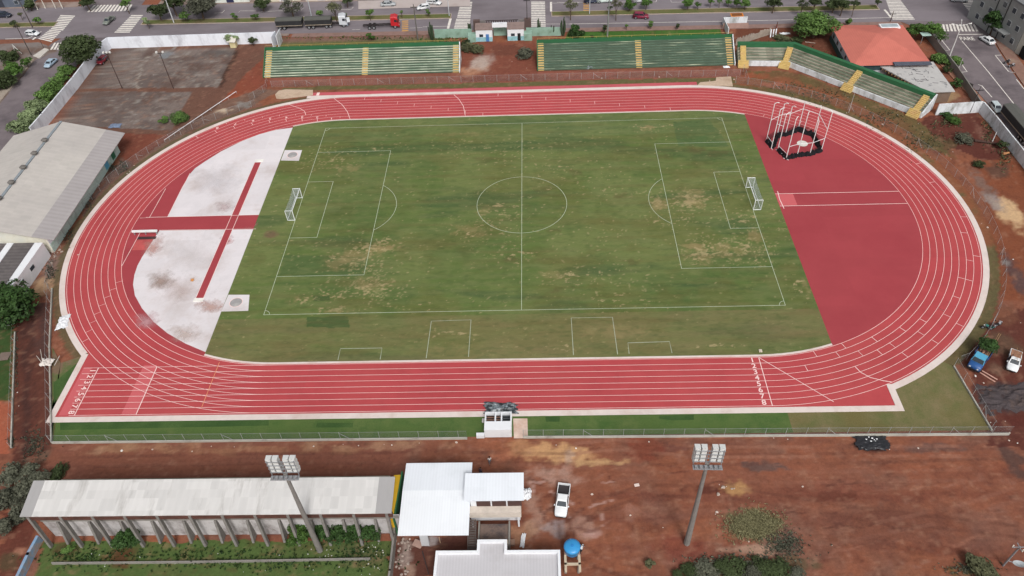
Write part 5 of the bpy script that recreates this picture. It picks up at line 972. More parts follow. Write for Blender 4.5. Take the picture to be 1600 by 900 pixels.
def vehicle(lab,cat,front,rear,typ,rgb,name='parked_car',group=None,rough=.3,load=None,z=0,at=None):
    hd,c=heading(front,rear); t=thing(name,lab,cat,(c.x,c.y,z),hd,group); mp=P_('paint_%d_%d_%d'%rgb,rgb,rough,.6)
    P={'sedan':(4.4,.86,1.42,.92,(-1.75,-1.05,.45,1.15)),'hatch':(3.9,.83,1.46,.92,(-1.85,-1.55,.35,1.15)),'suv':(4.4,.9,1.68,1.05,(-2.1,-1.8,.5,1.15)),'van':(4.5,.9,1.9,1.1,(-2.2,-2.05,.9,1.5)),'pickup':(5.0,.88,1.66,1.0,(-.55,-.4,.65,1.3)),'single':(4.5,.84,1.52,.92,(-.15,.0,.55,1.2))}[typ]
    L,hw,H,bl,(a0,a1,b1,b0)=P; h=L/2
    mb=MB(); xe=-h if typ not in('pickup','single') else a0-.1
    S_=[sec(xe,hw*.9,.36,bl-.10),sec(xe+.25,hw,.28,bl+.0),sec(a0,hw,.26,bl+.02),sec(0,hw,.26,bl),sec(b0,hw,.26,bl-.02),sec(b0+(h-b0)*.55,hw*.98,.28,bl-.12),sec(h-.22,hw*.93,.3,bl-.22),sec(h,hw*.8,.36,bl-.36)]
    if typ in('pickup','single'): S_.pop(2); 
    mb.loft(S_); body=mb.build('body',mp,t,True); 
    tw=hw-.14; zb=bl-.03
    B=[(a0,-hw+.06,zb),(b0,-hw+.06,zb),(b0,hw-.06,zb),(a0,hw-.06,zb)]; Tp=[(a1,-tw+.05,H-.04),(b1,-tw+.05,H-.04),(b1,tw-.05,H-.04),(a1,tw-.05,H-.04)]
    Rf=[(a1+.12,-tw+.2,H),(b1-.12,-tw+.2,H),(b1-.12,tw-.2,H),(a1+.12,tw-.2,H)]
    mb=MB(); mb.loft([B,Tp,Rf]); mb.build('cabin',mp,t)
    def pane(i,j,name,u0=.08,u1=.92,v0=.12,v1=.9,off=.012):
        b0_,b1_,t0_,t1_=[Vector(q) for q in (B[i],B[j],Tp[i],Tp[j])]; n=(b1_-b0_).cross(t0_-b0_).normalized()*off
        q=[b0_.lerp(b1_,u0).lerp(t0_.lerp(t1_,u0),v0)+n,b0_.lerp(b1_,u1).lerp(t0_.lerp(t1_,u1),v0)+n,b0_.lerp(b1_,u1).lerp(t0_.lerp(t1_,u1),v1)+n,b0_.lerp(b1_,u0).lerp(t0_.lerp(t1_,u0),v1)+n]
        mb=MB(); mb.quad(*q); mb.build(name,m_cg,t)
    pane(1,2,'windshield'); pane(3,0,'rear_window'); pane(0,1,'side_window',.06,.48); pane(0,1,'side_window',.53,.95); pane(2,3,'side_window',.06,.48); pane(2,3,'side_window',.53,.95)
    wr=.31 if typ not in('suv','pickup','van') else .36
    for xx in (h-.85,-h+.85):
        for s in (-1,1): wheel(t,xx,s*(hw-.08),wr)
    for s in (-1,1):
        mb=MB(); mb.box(h-.16,h-.02,s*hw*.55-.17,s*hw*.55+.17,bl-.46,bl-.30); mb.build('headlight',m_head,t); mb=MB(); mb.box(-h-.015,-h+.1,s*hw*.68-.12,s*hw*.68+.12,bl-.34,bl-.14); mb.build('taillight',m_tail,t)
        mb=MB(); mb.box(b0-.25,b0-.08,s*(hw+.02)-.02,s*(hw+.02)+s*.16,bl,bl+.13); mb.build('mirror',mp,t)
    mb=MB(); mb.box(h-.12,h+.03,-hw*.78,hw*.78,.3,.48); mb.build('bumper',m_blk,t)
    if typ in('pickup','single'):
        mb=MB(); x0,x1=-h+.02,a0-.05; mb.box(x0,x1,-hw,-hw+.09,.5,bl+.05).box(x0,x1,hw-.09,hw,.5,bl+.05).box(x0-.0,x0+.09,-hw+.09,hw-.09,.5,bl+.03).box(x1-.06,x1,-hw+.09,hw-.09,.5,bl+.05); mb.build('cargo_bed',mp,t)
        mb=MB(); mb.box(x0+.08,x1-.05,-hw+.1,hw-.1,.5,.58); mb.build('bed_floor',mat('bed_dark',(58,54,56),var=.2),t)
        if load: load(t,x0,x1,hw,bl)
    return t
V=vehicle
V('silver blue sedan driving down the left side street','car',(71,106),(87,92),'sedan',(168,190,208)); V('white hatchback waiting at the far left zebra crossing','car',(61,53),(41,52),'hatch',(226,230,234)); V('grey green pickup crossing the left junction','pickup truck',(163,38),(177,27),'single',(122,128,120))
V('dark blue car cut by the left photo edge on the avenue','car',(17,24),(-5,24),'suv',(40,46,62)); V('dark red car parked inside the white wall corner','car',(152,102),(167,87),'hatch',(138,30,44))
V('silver sedan parked before the pale plaza across the avenue','car',(617,6),(596,7),'sedan',(176,180,182)); V('white hatchback driving left on the far lane','car',(650,13),(673,10),'hatch',(234,236,238)); V('white pickup parked at the top edge behind the white hatchback','pickup truck',(689,5),(667,3),'single',(228,230,232))
V('dark red suv driving right behind the right green bleacher','car',(1013,26),(990,25),'suv',(134,36,62)); V('dark blue car cut by the top edge beside the yellow hump marks','car',(934,1),(912,2),'hatch',(38,48,74)); V('pale green white van cut by the top edge next to the dark blue car','van',(954,0),(934,1),'van',(206,220,214)); V('silver car cut by the top edge above the red suv','car',(1009,0),(990,1),'hatch',(196,198,200)); V('silver grey car crossing at the top edge of the right junction','car',(1490,-1),(1508,0),'sedan',(176,178,182))
V('white sedan parked by the grey apartment block','car',(1533,57),(1552,69),'sedan',(232,234,236)); V('pale silver hatchback parked along the white boundary wall at the right','car',(1562,176),(1550,161),'hatch',(196,208,210))
V('white double cab pickup with empty dark bed on the red yard','pickup truck',(875.5,807),(882,758),'pickup',(236,238,240))
def ladder(t,x0,x1,hw,bl):
    mb=MB(); 
    for s in (-.35,.35): mb.tube((x0-.5,s+.3,bl+.1),(1.4,s+.45,1.95),.035)
    mb.build('rack_pole',m_wood,t); mb=MB(); mb.box(x0+.1,x1-.1,-hw+.12,hw-.12,.58,bl+.05); mb.build('load',mat('load_brown',(150,110,88),var=.35,scale=5),t)
V('small white pickup with a brown load and rack poles at the right edge','pickup truck',(1580,583),(1588,546),'single',(234,236,238),load=ladder)
# blue flatbed truck with cut plants
hd,c=heading((1518,580),(1546,538)); t=thing('flatbed_truck','old blue flatbed truck loaded with a leafy tree beside the fence','truck',(c.x,c.y,0),hd); mB=P_('truck_blue',(40,88,150),.4); mB2=P_('truck_light_blue',(86,170,206),.4)
mb=MB(); mb.loft([sec(.6,1.0,.5,1.55),sec(2.4,1.0,.5,1.5),sec(3.1,.95,.5,1.35),sec(3.35,.88,.55,1.2)]); mb.build('body',mB,t,True)
Bq=[(.7,-.95,1.45),(2.5,-.95,1.45),(2.5,.95,1.45),(.7,.95,1.45)];Tq=[(.8,-.82,2.2),(2.1,-.82,2.2),(2.1,.82,2.2),(.8,.82,2.2)]; mb=MB(); mb.loft([Bq,Tq]); mb.build('cab',mB2,t)
mb=MB(); mb.quad((2.5,-.85,1.54),(2.5,.85,1.54),(2.15,.74,2.13),(2.15,-.74,2.13)); o=mb.build('windshield',m_cg,t); o.location=(.015,0,.01)
for s in (-1,1): mb=MB(); mb.quad(*[(a,s*b,cz) for a,b,cz in ((.95,.945,1.55),(2.2,.945,1.55),(1.95,.86,2.1),(1.0,.86,2.1))][::s]); mb.build('side_window',m_cg,t); mb=MB(); mb.box(3.3,3.39,s*.6-.14,s*.6+.14,.85,1.1); mb.build('headlight',m_head,t)
mb=MB(); mb.box(3.3,3.46,-.95,.95,.5,.7); mb.build('bumper',m_blk,t)
mb=MB(); mb.box(-3.4,.5,-1.05,1.05,.85,.98); mb.build('flatbed',mat('bed_wood',(112,84,74),var=.2,scale=3),t)
mb=MB(); mb.box(-3.4,.5,-1.08,-1.0,.98,1.3).box(-3.4,.5,1.0,1.08,.98,1.3).box(.42,.5,-1.0,1.0,.98,1.6); mb.build('side_board',mB,t)
for xx in (2.5,-2.2):
    for s in (-1,1): wheel(t,xx,s*.9,.42,.28)
q=t.matrix_basis.copy(); M=Matrix.Translation(t.location)@Matrix.Rotation(hd,4,'Z')
for i in range(3):
    r_=thing('log','pale cut log lying on the bed of the old blue truck','log',M@Vector((-.3-.4*i,-.1-.5*(i-1),1.0)),hd+.2*i,'logs on the truck bed'); mb=MB(); mb.tube((-.3,0,.2),(.3,0,.2),.2,.18,9); mb.build('trunk_piece',mat('log_pale',(178,140,116),var=.2,scale=4),r_)
o=T('tree','dark green uprooted tree lying over the tail of the blue flatbed truck','tree',1545,538,17,'med','deep',3.6,.7); o.location.z=.0
for i in range(2):
    r_=thing('pole','thin pale pole resting on the tree over the blue truck','pole',M@Vector((.2,.55+.25*i,1.35)),hd,'poles on the blue truck'); mb=MB(); mb.tube((0,0,0),(-4.6,-.2,1.6),.05,.04,6); mb.build('shaft',m_wood,r_)
# grain truck with two tarped trailers
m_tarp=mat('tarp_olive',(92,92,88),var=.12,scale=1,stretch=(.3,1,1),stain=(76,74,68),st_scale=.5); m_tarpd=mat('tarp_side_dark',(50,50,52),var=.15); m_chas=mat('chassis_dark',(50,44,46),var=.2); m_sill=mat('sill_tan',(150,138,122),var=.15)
def trailer(lab,front,rear,L,group,hw=1.25,H=2.9):
    hd,c=heading(front,rear); t=thing('trailer',lab,'trailer',(c.x,c.y,0),hd,group); h=L/2
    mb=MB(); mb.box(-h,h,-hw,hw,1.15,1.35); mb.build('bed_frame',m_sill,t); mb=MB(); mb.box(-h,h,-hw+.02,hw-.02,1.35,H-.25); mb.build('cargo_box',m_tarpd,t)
    mb=MB(); mb.loft([[(x_,-hw-.02,H-.3),(x_,-hw-.02,H-.12),(x_,0,H+.12),(x_,hw+.02,H-.12),(x_,hw+.02,H-.3)] for x_ in (-h-.05,-h*.33,h*.33,h+.05)]); mb.build('tarpaulin',m_tarp,t)
    mb=MB(); mb.box(-h+.2,h-.1,-.45,.45,.75,1.15); mb.build('chassis',m_chas,t)
    for xx in (-h+1.0,-h+2.2) if L<9 else (-h+1.0,-h+2.2,-h+3.4):
        for s in (-1,1): wheel(t,xx,s*(hw-.18),.5,.32)
    return t
trailer('front tarped grain trailer coupled behind the white truck cab',(520,39),(478,40.5),7.4,'tarped trailers of the white truck'); C_=COL.objects
trailer('rear tarped grain trailer standing nearest the white wall',(475,40.5),(433,42),7.4,'tarped trailers of the white truck')
for o in list(bpy.data.objects):
    if o.name.startswith('trailer') and 'group' in o: del o['group']
def cabover(lab,front,rear,rgb,rgb2,chas=0,name='truck'):
    hd,c=heading(front,rear); t=thing(name,lab,'truck',(c.x,c.y,0),hd); mp=P_('cab_%d_%d_%d'%rgb,rgb,.35); mp2=P_('cab2_%d_%d_%d'%rgb2,rgb2,.35)
    mb=MB(); mb.loft([[(x_,-1.2*k,zb),(x_,-1.2*k,zt-.25),(x_,-1.0*k,zt),(x_,1.0*k,zt),(x_,1.2*k,zt-.25),(x_,1.2*k,zb)] for x_,k,zb,zt in ((0,1,.9,3.3),(1.2,1,.8,3.45),(1.9,.98,.7,3.1),(2.2,.95,.7,2.1))]); mb.build('body',mp,t)
    mb=MB(); mb.quad((2.215,-1.02,2.05),(2.215,1.02,2.05),(1.96,.95,2.95),(1.96,-.95,2.95)); mb.build('windshield',m_cg,t)
    for s in (-1,1):
        mb=MB(); mb.box(1.0,1.75,s*1.19-.02,s*1.19+.02,1.9,2.6); mb.build('side_window',m_cg,t); mb=MB(); mb.box(2.12,2.26,s*.85-.2,s*.85+.2,.95,1.2); mb.build('headlight',m_head,t); mb=MB(); mb.box(1.95,2.15,s*1.35-.1,s*1.35+.1,1.8,2.5); mb.build('mirror',m_blk,t)
    mb=MB(); mb.box(2.0,2.35,-1.18,1.18,.45,.9); mb.build('bumper',mp2,t)
    mb=MB(); mb.box(-4.0-chas,1.8,-.48,-.3,.75,1.0).box(-4.0-chas,1.8,.3,.48,.75,1.0)
    for xx in np.linspace(-3.9-chas,-.5,4+chas): mb.box(xx,xx+.15,-.3,.3,.78,.98)
    mb.build('chassis',m_chas,t)
    for xx in (1.1,-2.6,-3.7) if not chas else (1.1,-2.9-chas*.5,-4.1-chas*.5):
        for s in (-1,1): wheel(t,xx,s*1.0,.5,.3)
    return t
t=cabover('white truck cab with its hood open at the head of the tarped trailers',(543,37),(520,38.5),(206,210,216),(150,160,172)); mb=MB(); mb.obox((2.3,-1.6),(3.1,-1.3),.08,1.6,3.0); mb.build('open_door',P_('door_white',(226,230,236)),t)
hd,c=heading((622,39),(562,41)); t=cabover('red truck tractor with a bare long chassis on the near lane',(622,39),(602,40),(196,36,44),(160,28,36),4)
trailer('long dark tarped trailer at the right photo edge on the side street',(1570,178),(1612,228),12.5,None,1.3,3.2)
# orange skip
c=G(1150,31); t=thing('skip','orange open skip container on the kerb behind the bleachers','container',(c.x,c.y,0),.0); m_or=mat('skip_orange',(214,128,44),var=.12,scale=2); mb=MB()
mb.loft([[(-1.1,-.8,.3),(1.1,-.8,.3),(1.1,.8,.3),(-1.1,.8,.3)],[(-1.7,-.95,1.5),(1.7,-.95,1.5),(1.7,.95,1.5),(-1.7,.95,1.5)]]); mb.build('bin',m_or,t); mb=MB(); mb.box(-1.4,1.4,-.75,.75,1.505,1.52); mb.build('contents',mat('rust_load',(120,74,44),var=.3,scale=3),t)
for s in (-1,1): mb=MB(); mb.box(s*1.3-.1,s*1.3+.1,-.9,.9,.0,.3); mb.build('skid',m_chas,t)
# motorcycles
def moto(lab,px_,py_,hd,rgb):
    c=G(px_,py_); t=thing('motorcycle',lab,'motorcycle',(c.x,c.y,0),hd); mp=P_('moto_%d_%d_%d'%rgb,rgb,.35)
    for xx in (-.65,.65):
        mb=MB(); mb.tube((xx,-.06,.3),(xx,.06,.3),.31,.31,14); w_=mb.build('wheel',m_tyre,t); mb=MB(); mb.tube((xx,-.065,.3),(xx,.065,.3),.18,.18,12); mb.build('rim',m_rim,w_)
    mb=MB(); mb.loft([[(x_,-w_,z-.1),(x_,w_,z-.1),(x_,w_*.7,z+.12),(x_,-w_*.7,z+.12)] for x_,w_,z in ((-.1,.1,.78),(.12,.17,.86),(.38,.13,.86))]); mb.build('tank',mp,t)
    mb=MB(); mb.loft([[(x_,-w_,z-.05),(x_,w_,z-.05),(x_,w_,z+.05),(x_,-w_,z+.05)] for x_,w_,z in ((-.75,.09,.86),(-.45,.14,.8),(-.08,.11,.8))]); mb.build('seat',m_blk,t)
    mb=MB(); mb.path([(.65,0,.3),(.48,0,.95)],.04).path([(-.65,0,.3),(-.05,0,.4),(.4,0,.45),(.45,0,.8)],.035); mb.build('frame',m_steel,t); mb=MB(); mb.box(-.12,.2,-.13,.13,.3,.62); mb.build('engine',m_chas,t)
    mb=MB(); mb.path([(.35,-.36,1.02),(.46,0,.98),(.35,.36,1.02)],.02); mb.build('handlebar',m_steel,t); mb=MB(); mb.tube((.55,0,.84),(.66,0,.84),.09,.08,10); mb.build('headlight',m_head,t); mb=MB(); mb.loft([[(x_,-.07,z),(x_,.07,z),(x_,.07,z+.03),(x_,-.07,z+.03)] for x_,z in ((-1.0,.55),(-.7,.68),(-.4,.6))]); mb.build('mudguard',mp,t)
moto('green motorcycle parked by the fence bend on the right',1541,514,2.9,(64,140,130)); moto('silver motorcycle standing behind the green one on the dirt',1558,510,.5,(170,172,176)); moto('dark motorcycle parked across the pavement, nearer the apartment block',1573,99,.4,(50,50,56)); moto('silver motorcycle parked beside the dark one near the apartment block',1580,105,.3,(160,160,164))
moto('white motorcycle standing at the foot of the blue water tank',908,862,1.2,(226,228,230))
# ================================================================ FENCES, MASTS, GOALS, CAGE, PEOPLE, DEBRIS
m_fence=mesh_mat('chainlink',(128,134,136),.18,.07); m_fpost=mat('fence_post',(168,170,170),var=.08); m_curb=mat('fence_curb',(182,180,170),var=.12,scale=.8,stain=(120,112,104),st_scale=.4)
def fence(lab,P,h=2.0,base=.35,sp=3.0,brace=None,mm=None,name='chain_link_fence'):
    P=[Vector(q) for q in P]; o=P[0]; t=thing(name,lab,'fence',(o.x,o.y,0)); Q=[q-o for q in P]
    acc=0; posts=[]; mbm=MB(); u=0
    for a,b in zip(Q[:-1],Q[1:]):
        L_=(b-a).length; mbm.quad((a.x,a.y,base-.1),(b.x,b.y,base-.1),(b.x,b.y,h),(a.x,a.y,h),[(u,base),(u+L_,base),(u+L_,h),(u,h)]); u+=L_
        s=acc
        while s<=L_+1e-6: posts.append(a.lerp(b,s/L_)); s+=sp
        acc=s-L_
    mbm.build('wire_mesh',mm or m_fence,t,uv=True)
    if base>.12:
        mb=MB()
        for a,b in zip(Q[:-1],Q[1:]): mb.obox(a,b,.2,-.1,base+random.uniform(0,.004))
        mb.build('base_wall',m_curb,t)
    mb=MB()
    for a,b in zip(Q[:-1],Q[1:]): mb.tube((a.x,a.y,h),(b.x,b.y,h),.014,.014,5)
    mb.build('top_wire',m_fpost,t)
    for i,q in enumerate(posts[:100]):
        mb=MB(); mb.tube((q.x,q.y,0),(q.x,q.y,h+.08),.032,.032,6)
        if i%6==3 and i+1<len(posts): d=(posts[i+1]-q).normalized(); mb.tube((q.x,q.y,h-.2),(q.x+d.x*1.5,q.y+d.y*1.5,.3),.03,.03,5)
        mb.build('post',m_fpost,t)
    return t
yw=-52.75
fence('wire fence on a pale kerb along the near straight, left of the steps',[(-71.2,yw+.1),(-6.9,yw-.05)]); fence('wire fence on a pale kerb along the near straight, right of the steps',[(1.6,yw),(73.2,yw-.5)])
fence('wire fence with posts running up the left edge from the lower corner',[(-71.3,yw+.15),g2(78,540),g2(82,452)],2.1)
def arcpts(r,a0,a1,side,n=24): return [(side*(S+r*math.cos(R_(a0+(a1-a0)*i/n))),r*math.sin(R_(a0+(a1-a0)*i/n))) for i in range(n+1)]
fence('low leaning wire fence around the left bend beside the gym',arcpts(50.7,-24,62,-1),1.7,.05); fence('wire fence around the outside of the right bend',arcpts(50.9,75,-50,1,40)+[(71.2,-39.6)],1.8,.12)
fence('slanting wire fence closing the right corner of the track grounds',[(70.3,-40.3),(71.0,-52.6)],2.1,.3); fence('wire fence between the back straight and the two green bleachers',[(-62,53.6),(-30,53.5),(20,53.2),(55,52.6)],1.7,.05)
fence('short slanting fence by the left sand pit',[(-64,56.8),(-63,52.0),(-66,47)],1.8,.05); fence('short grey fence at the end of the right bleacher path',[g2(1161,112),g2(1168,133)],1.9,.1)
mb=MB(); A=G(370,146);B=G(258,222); mb.path([(A.x,A.y,.6),(B.x,B.y,.6)],.07); t=thing('pipe_rail','white pipe rail running down from the old courts to the track bend','rail',(0,0,0)); mb.build('pipe',m_white,t)
for i in range(9): q=A.lerp(B,i/8); mb=MB(); mb.tube((q.x,q.y,0),(q.x,q.y,.6),.05); mb.build('post',m_fpost,t)
fence('rusty wire fence before the orange ground at the left edge',[g2(18,700),g2(24,520)],1.4,.3)
# masts
def floodlight(lab,base,h,hd,group=None):
    c=G(*base); t=thing('floodlight_mast',lab,'floodlight',(c.x,c.y,0),hd); mb=MB(); mb.tube((0,0,0),(0,0,h),.42,.2,10); mb.build('pole',mat('mast_concrete',(128,124,120),var=.14,scale=1),t)
    mb=MB()
    for k in range(4): mb.box(-1.75,1.75,-.05,.05,h+.2+k*.72,h+.28+k*.72)
    for s in (-1.6,-.2,.2,1.6): mb.box(s-.04,s+.04,-.06,.06,h-.3,h+2.6)
    mb.box(-1.7,1.7,-.75,-.1,h-.35,h-.28); mb.build('rack',m_steel,t)
    mb=MB()
    for s in np.linspace(-1.5,1.5,7): mb.box(s-.12,s+.12,-.7,-.35,h-.28,h+.05)
    bb=mb
    for i,s in enumerate(np.linspace(-1.4,1.4,6)): mb=MB(); mb.box(s-.13,s+.13,-.7,-.35,h-.28,h+.1); mb.build('ballast_box',m_steel,t)
    for r in range(4):
        for s in (-1.4,-.62,.62,1.4):
            z=h+.35+r*.72; mb=MB(); mb.loft([[(s-.3,.02,z-.28),(s+.3,.02,z-.28),(s+.3,.05,z+.3),(s-.3,.05,z+.3)],[(s-.34,.55,z-.38),(s+.34,.55,z-.38),(s+.34,.75,z+.22),(s-.34,.75,z+.22)]]); L_=mb.build('lamp',mat('lamp_housing',(212,214,212),var=.04,rough=.5),t)
    return t
floodlight('grey floodlight mast with sixteen lamps rising behind the covered stand',(500,860),19.3,.0); floodlight('grey floodlight mast with sixteen lamps standing alone on the red yard',(1073,849),19.6,-.03)
def pole(lab,base,h,rgb=(190,190,190),r=.11,arm=None,top=None,cat='lamp post',name='street_lamp',heads=True):
    c=G(*base); t=thing(name,lab,cat,(c.x,c.y,0),random.uniform(-.05,.05)); m_=mat('pole%d%d%d'%rgb,rgb,var=.1); mb=MB(); mb.tube((0,0,0),(0,0,h),r*1.3,r*.7,8); mb.build('pole',m_,t)
    for a in (arm or []):
        e=Vector((math.cos(a)*1.8,math.sin(a)*1.8,h+.35)); mb=MB(); mb.tube((0,0,h-.1),e,.05,.045,6); mb.build('arm',m_,t)
        if heads: mb=MB(); d=Vector((math.cos(a),math.sin(a),0)); mb.tube(e,e+d*.6,.1,.13,8); mb.build('lamp_head',P_('lamp_white',(226,226,222)),t)
    return t
pole('tall white lamp post in the median above the long white wall',(272,36),9,(196,198,200),.13,[1.57,-1.57]); pole('white lamp post in the median behind the truck trailers',(487,27),9,(176,182,188),.11,[1.57,-1.57]); pole('white lamp post beside the middle zebra crossing',(702,25),9,(186,190,194),.11,[1.57,-1.57]); pole('thin white lamp post near the yellow hump marks',(921,22),9,(180,186,192),.1,[1.57,-1.57])
pole('white lamp post with crossed arms among the hedge bushes on the right street',(1480,97),9.5,(206,206,204),.13,[.1,1.2,3.0]); pole('thin white post leaning beside the pair of hedge bushes',(1496,112),3.6,(200,200,196),.06,[],cat='post',name='post')
UP_='utility pole'
def upole(lab,base,h,rgb,r=.16):
    t=pole(lab,base,h,rgb,r,[],cat=UP_,name='utility_pole'); mb=MB(); mb.box(-.9,.9,-.06,.06,h-.9,h-.75); mb.build('crossarm',m_dk,t)
upole('dark concrete utility pole behind the left bleacher',(653,62),10,(106,102,98)); upole('grey utility pole rising over the right bleacher',(949,57),11,(134,138,134),.17); upole('thin dark utility pole right of the gatehouse',(824,46),9,(72,66,64),.1)
upole('dark utility pole on the left median beside the white hatchback',(51,43),9,(80,72,70),.12); upole('dark leaning utility pole beside the corner garden',(49,86),9,(84,76,72),.12); pole('short dark post on the pale pavement slab',(69,76),2.6,(90,76,70),.08,[],cat='post',name='post'); upole('dark utility pole in the corner of the right boundary wall',(1515,176),6.5,(78,74,74),.11)
upole('short dark pole on the kerb left of the tiled house',(1391,34),3,(92,78,70),.1)
gp='four white posts at the top left garden'
for i,(a,b) in enumerate(((59,15),(71,13),(87,13),(98,13))): pole('tall slender white post standing in the top left garden row',(a,b),4.6,(206,200,190),.12,[],cat='post',name='post')['group']=gp
t=pole('thin pale mast standing on the grass before the curved bleacher',(1326,176),5.0,(186,188,186),.05,[],cat='mast',name='mast'); t=pole('small white survey post among the fallen branches by the right wall',(1550,222),2.6,(226,228,228),.08,[],cat='post',name='post')
def courtlight(lab,base,h,n):
    c=G(*base); t=thing('court_light',lab,'floodlight',(c.x,c.y,0)); mb=MB(); mb.tube((0,0,0),(0,0,h),.12,.08,7); mb.build('pole',mat('rust_pole',(74,56,52)),t); mb=MB(); mb.box(-1.0,1.0,-.05,.05,h,h+.1); mb.build('bracket',m_dk,t)
    for i in range(n): mb=MB(); x_=-.8+1.6*i/(n-1); mb.box(x_-.2,x_+.2,-.1,.3,h+.1,h+.5); mb.build('lamp',P_('lamp_white',(226,226,222)),t)
courtlight('rusty court light pole between the old courts, nearer the red car',(191,138),9.6,3); courtlight('rusty court light pole between the old courts, farther from the red car',(271,138),9.6,2)
# satellite mast bottom right
c=G(1567,884); t=thing('antenna_mast','grey mast with crossarms and a small round satellite dish at the lower right','antenna mast',(c.x,c.y,0)); h=5.2
mb=MB(); mb.tube((0,0,0),(0,0,h),.13,.1,8); mb.build('pole',m_steel,t); mb=MB(); mb.box(-.9,.9,-.05,.05,h-.2,h-.1).box(-.05,.05,-.6,.6,h-.2,h-.12); mb.build('crossarm',m_steel,t)
mb=MB(); secs=[[(1.1+r*math.cos(2*PI*i/20),-.6+r*math.sin(2*PI*i/20)*.8,1.6+z-r*math.sin(2*PI*i/20)*.4) for i in range(20)] for r,z in ((.12,.0),(.45,.06),(.78,.2))]; mb.loft(secs,False); mb.add(secs[0],[tuple(range(20))]); mb.build('dish',P_('dish_grey',(196,202,206)),t,True); mb=MB(); mb.tube((0,0,1.5),(1.1,-.6,1.55),.05); mb.build('bracket',m_steel,t)
for q in ((-.9,0),(.9,0),(0,-.6)): mb=MB(); mb.tube((q[0],q[1],h-.1),(q[0],q[1],h+.35),.06,.08,7); mb.build('insulator',P_('insulator',(230,226,214)),t)
# goals
m_net=mesh_mat('goal_net',(190,200,208),.13,.10); m_gw2=P_('goal_white',(240,244,244),.4)
def goal(lab,cx,cy,s):
    t=thing('football_goal',lab,'goal',(cx,cy,.05)); h=2.44; w=3.66; r=.075
    mb=MB(); 
    for k in (-1,1): mb=MB(); mb.tube((0,k*w,0),(0,k*w,h),r,r,8); mb.build('post',m_gw2,t)
    mb=MB(); mb.tube((0,-w-r,h),(0,w+r,h),r,r,8); mb.build('crossbar',m_gw2,t)
    D=1.5*s; T_=1.5*s
    for k in (-1,1):
        mb=MB(); mb.path([(0,k*w,h),(T_,k*w,h),(0+D*.98,k*w,.03),(0,k*w,.03)],.055); mb.build('side_frame',m_gw2,t)
    mb=MB(); mb.tube((D,-w,.03),(D,w,.03),.05); mb.build('ground_bar',m_gw2,t)
    mb=MB(); n=12
    for i in range(n):
        ya=-w+2*w*i/n; yb_=-w+2*w*(i+1)/n; sg=lambda y: -.45*(1-(y/w)**2)
        mb.quad((0,ya,h),(0,yb_,h),(T_,yb_,h+sg(yb_)*.4),(T_,ya,h+sg(ya)*.4),[(ya,0),(yb_,0),(yb_,1.5),(ya,1.5)]); mb.quad((T_,ya,h+sg(ya)*.4),(T_,yb_,h+sg(yb_)*.4),(D,yb_,.05),(D,ya,.05),[(ya,1.5),(yb_,1.5),(yb_,4),(ya,4)])
    for k in (-1,1): mb.quad((0,k*w,0),(D,k*w,0),(T_,k*w,h),(0,k*w,h),[(0,0),(1.5,0),(1.5,2.4),(0,2.4)])
    mb.build('net',m_net,t,uv=True)
goal('white football goal with pale net at the left end of the pitch',PX-PA-.05,PY,-1); goal('white football goal with pale net at the right end of the pitch',PX+PA+.05,PY,1)
# hammer cage
c=G(1253.7,224.5); t=thing('hammer_cage','tall white hammer cage posts around a throwing circle with black netting dropped on the ground','throwing cage',(c.x,c.y,.03)); PO=[(1197,221,9.4),(1214,212,8.0),(1227,211,7.2),(1246.7,203,7.0),(1271,212,7.4),(1283,236,9.6),(1264.7,243,8.4),(1245,244.5,10.2),(1228,249,9.8),(1214.7,236,9.0),(1205,232,9.6)]
pts=[]
for a,b,h in PO:
    q=G(a,b)-G(1253.7,224.5); pts.append((q.x,q.y,h)); d=Vector((-q.x,-q.y,0)).normalized(); mb=MB(); mb.tube((q.x,q.y,0),(q.x,q.y,h),.085,.075,7); p_=mb.build('post',m_gw2,t); mb=MB(); mb.path([(q.x,q.y,h),(q.x+d.x*.45,q.y+d.y*.45,h+.35),(q.x+d.x*.9,q.y+d.y*.9,h+.3)],.07); mb.build('arm',m_gw2,p_)
    e=Vector((-d.y,d.x,0))*.6; mb=MB(); mb.tube((q.x-e.x,q.y-e.y,.05),(q.x+e.x,q.y+e.y,.05),.06); mb.build('foot',m_gw2,p_)
def rail(idx,z,name='rail'):
    mb=MB(); mb.path([(pts[i][0],pts[i][1],z) for i in idx],.05); mb.build(name,m_gw2,t)
rail([0,1,2,3,4,5],5.4); rail([5,6,7,8],3.2); rail([8,9],1.3); rail([8,9],.4); rail([0,10],1.4); rail([0,10],.35); rail([10,9],6.2)
mb=MB(); mb.disc((0,0,.03),1.15,28); mb.build('throwing_circle',mat('circle_pale',(216,214,206)),t)
m_bn=mat('netting_black',(26,26,30),var=.4,scale=3,rough=.95)
def rope(idx,w,hh,n=10):
    P=[]; 
    for i,j in zip(idx[:-1],idx[1:]):
        for k in range(n): a=Vector(pts[i][:2]).lerp(Vector(pts[j][:2]),k/n); P.append(a*.96)
    P.append(Vector(pts[idx[-1]][:2])*.96); secs=[]
    for k,a in enumerate(P):
        d=(P[min(k+1,len(P)-1)]-P[max(k-1,0)]).normalized(); nn=Vector((-d.y,d.x)); ww=w*random.uniform(.6,1.25); zz=hh*random.uniform(.5,1.3)
        secs.append([(a.x+nn.x*ww*u_,a.y+nn.y*ww*u_,z_) for u_,z_ in ((-1,.0),(-.5,zz*.8),(0,zz*.5),(.45,zz),(1,.0))])
    mb=MB(); mb.loft(secs); mb.build('dropped_net',m_bn,t)
rope([0,10,1,2,3,4,5,6,7,8,9],.55,.9)
m_bnet=mesh_mat('netting_black_open',(30,30,34),.14,.25); mb=MB()
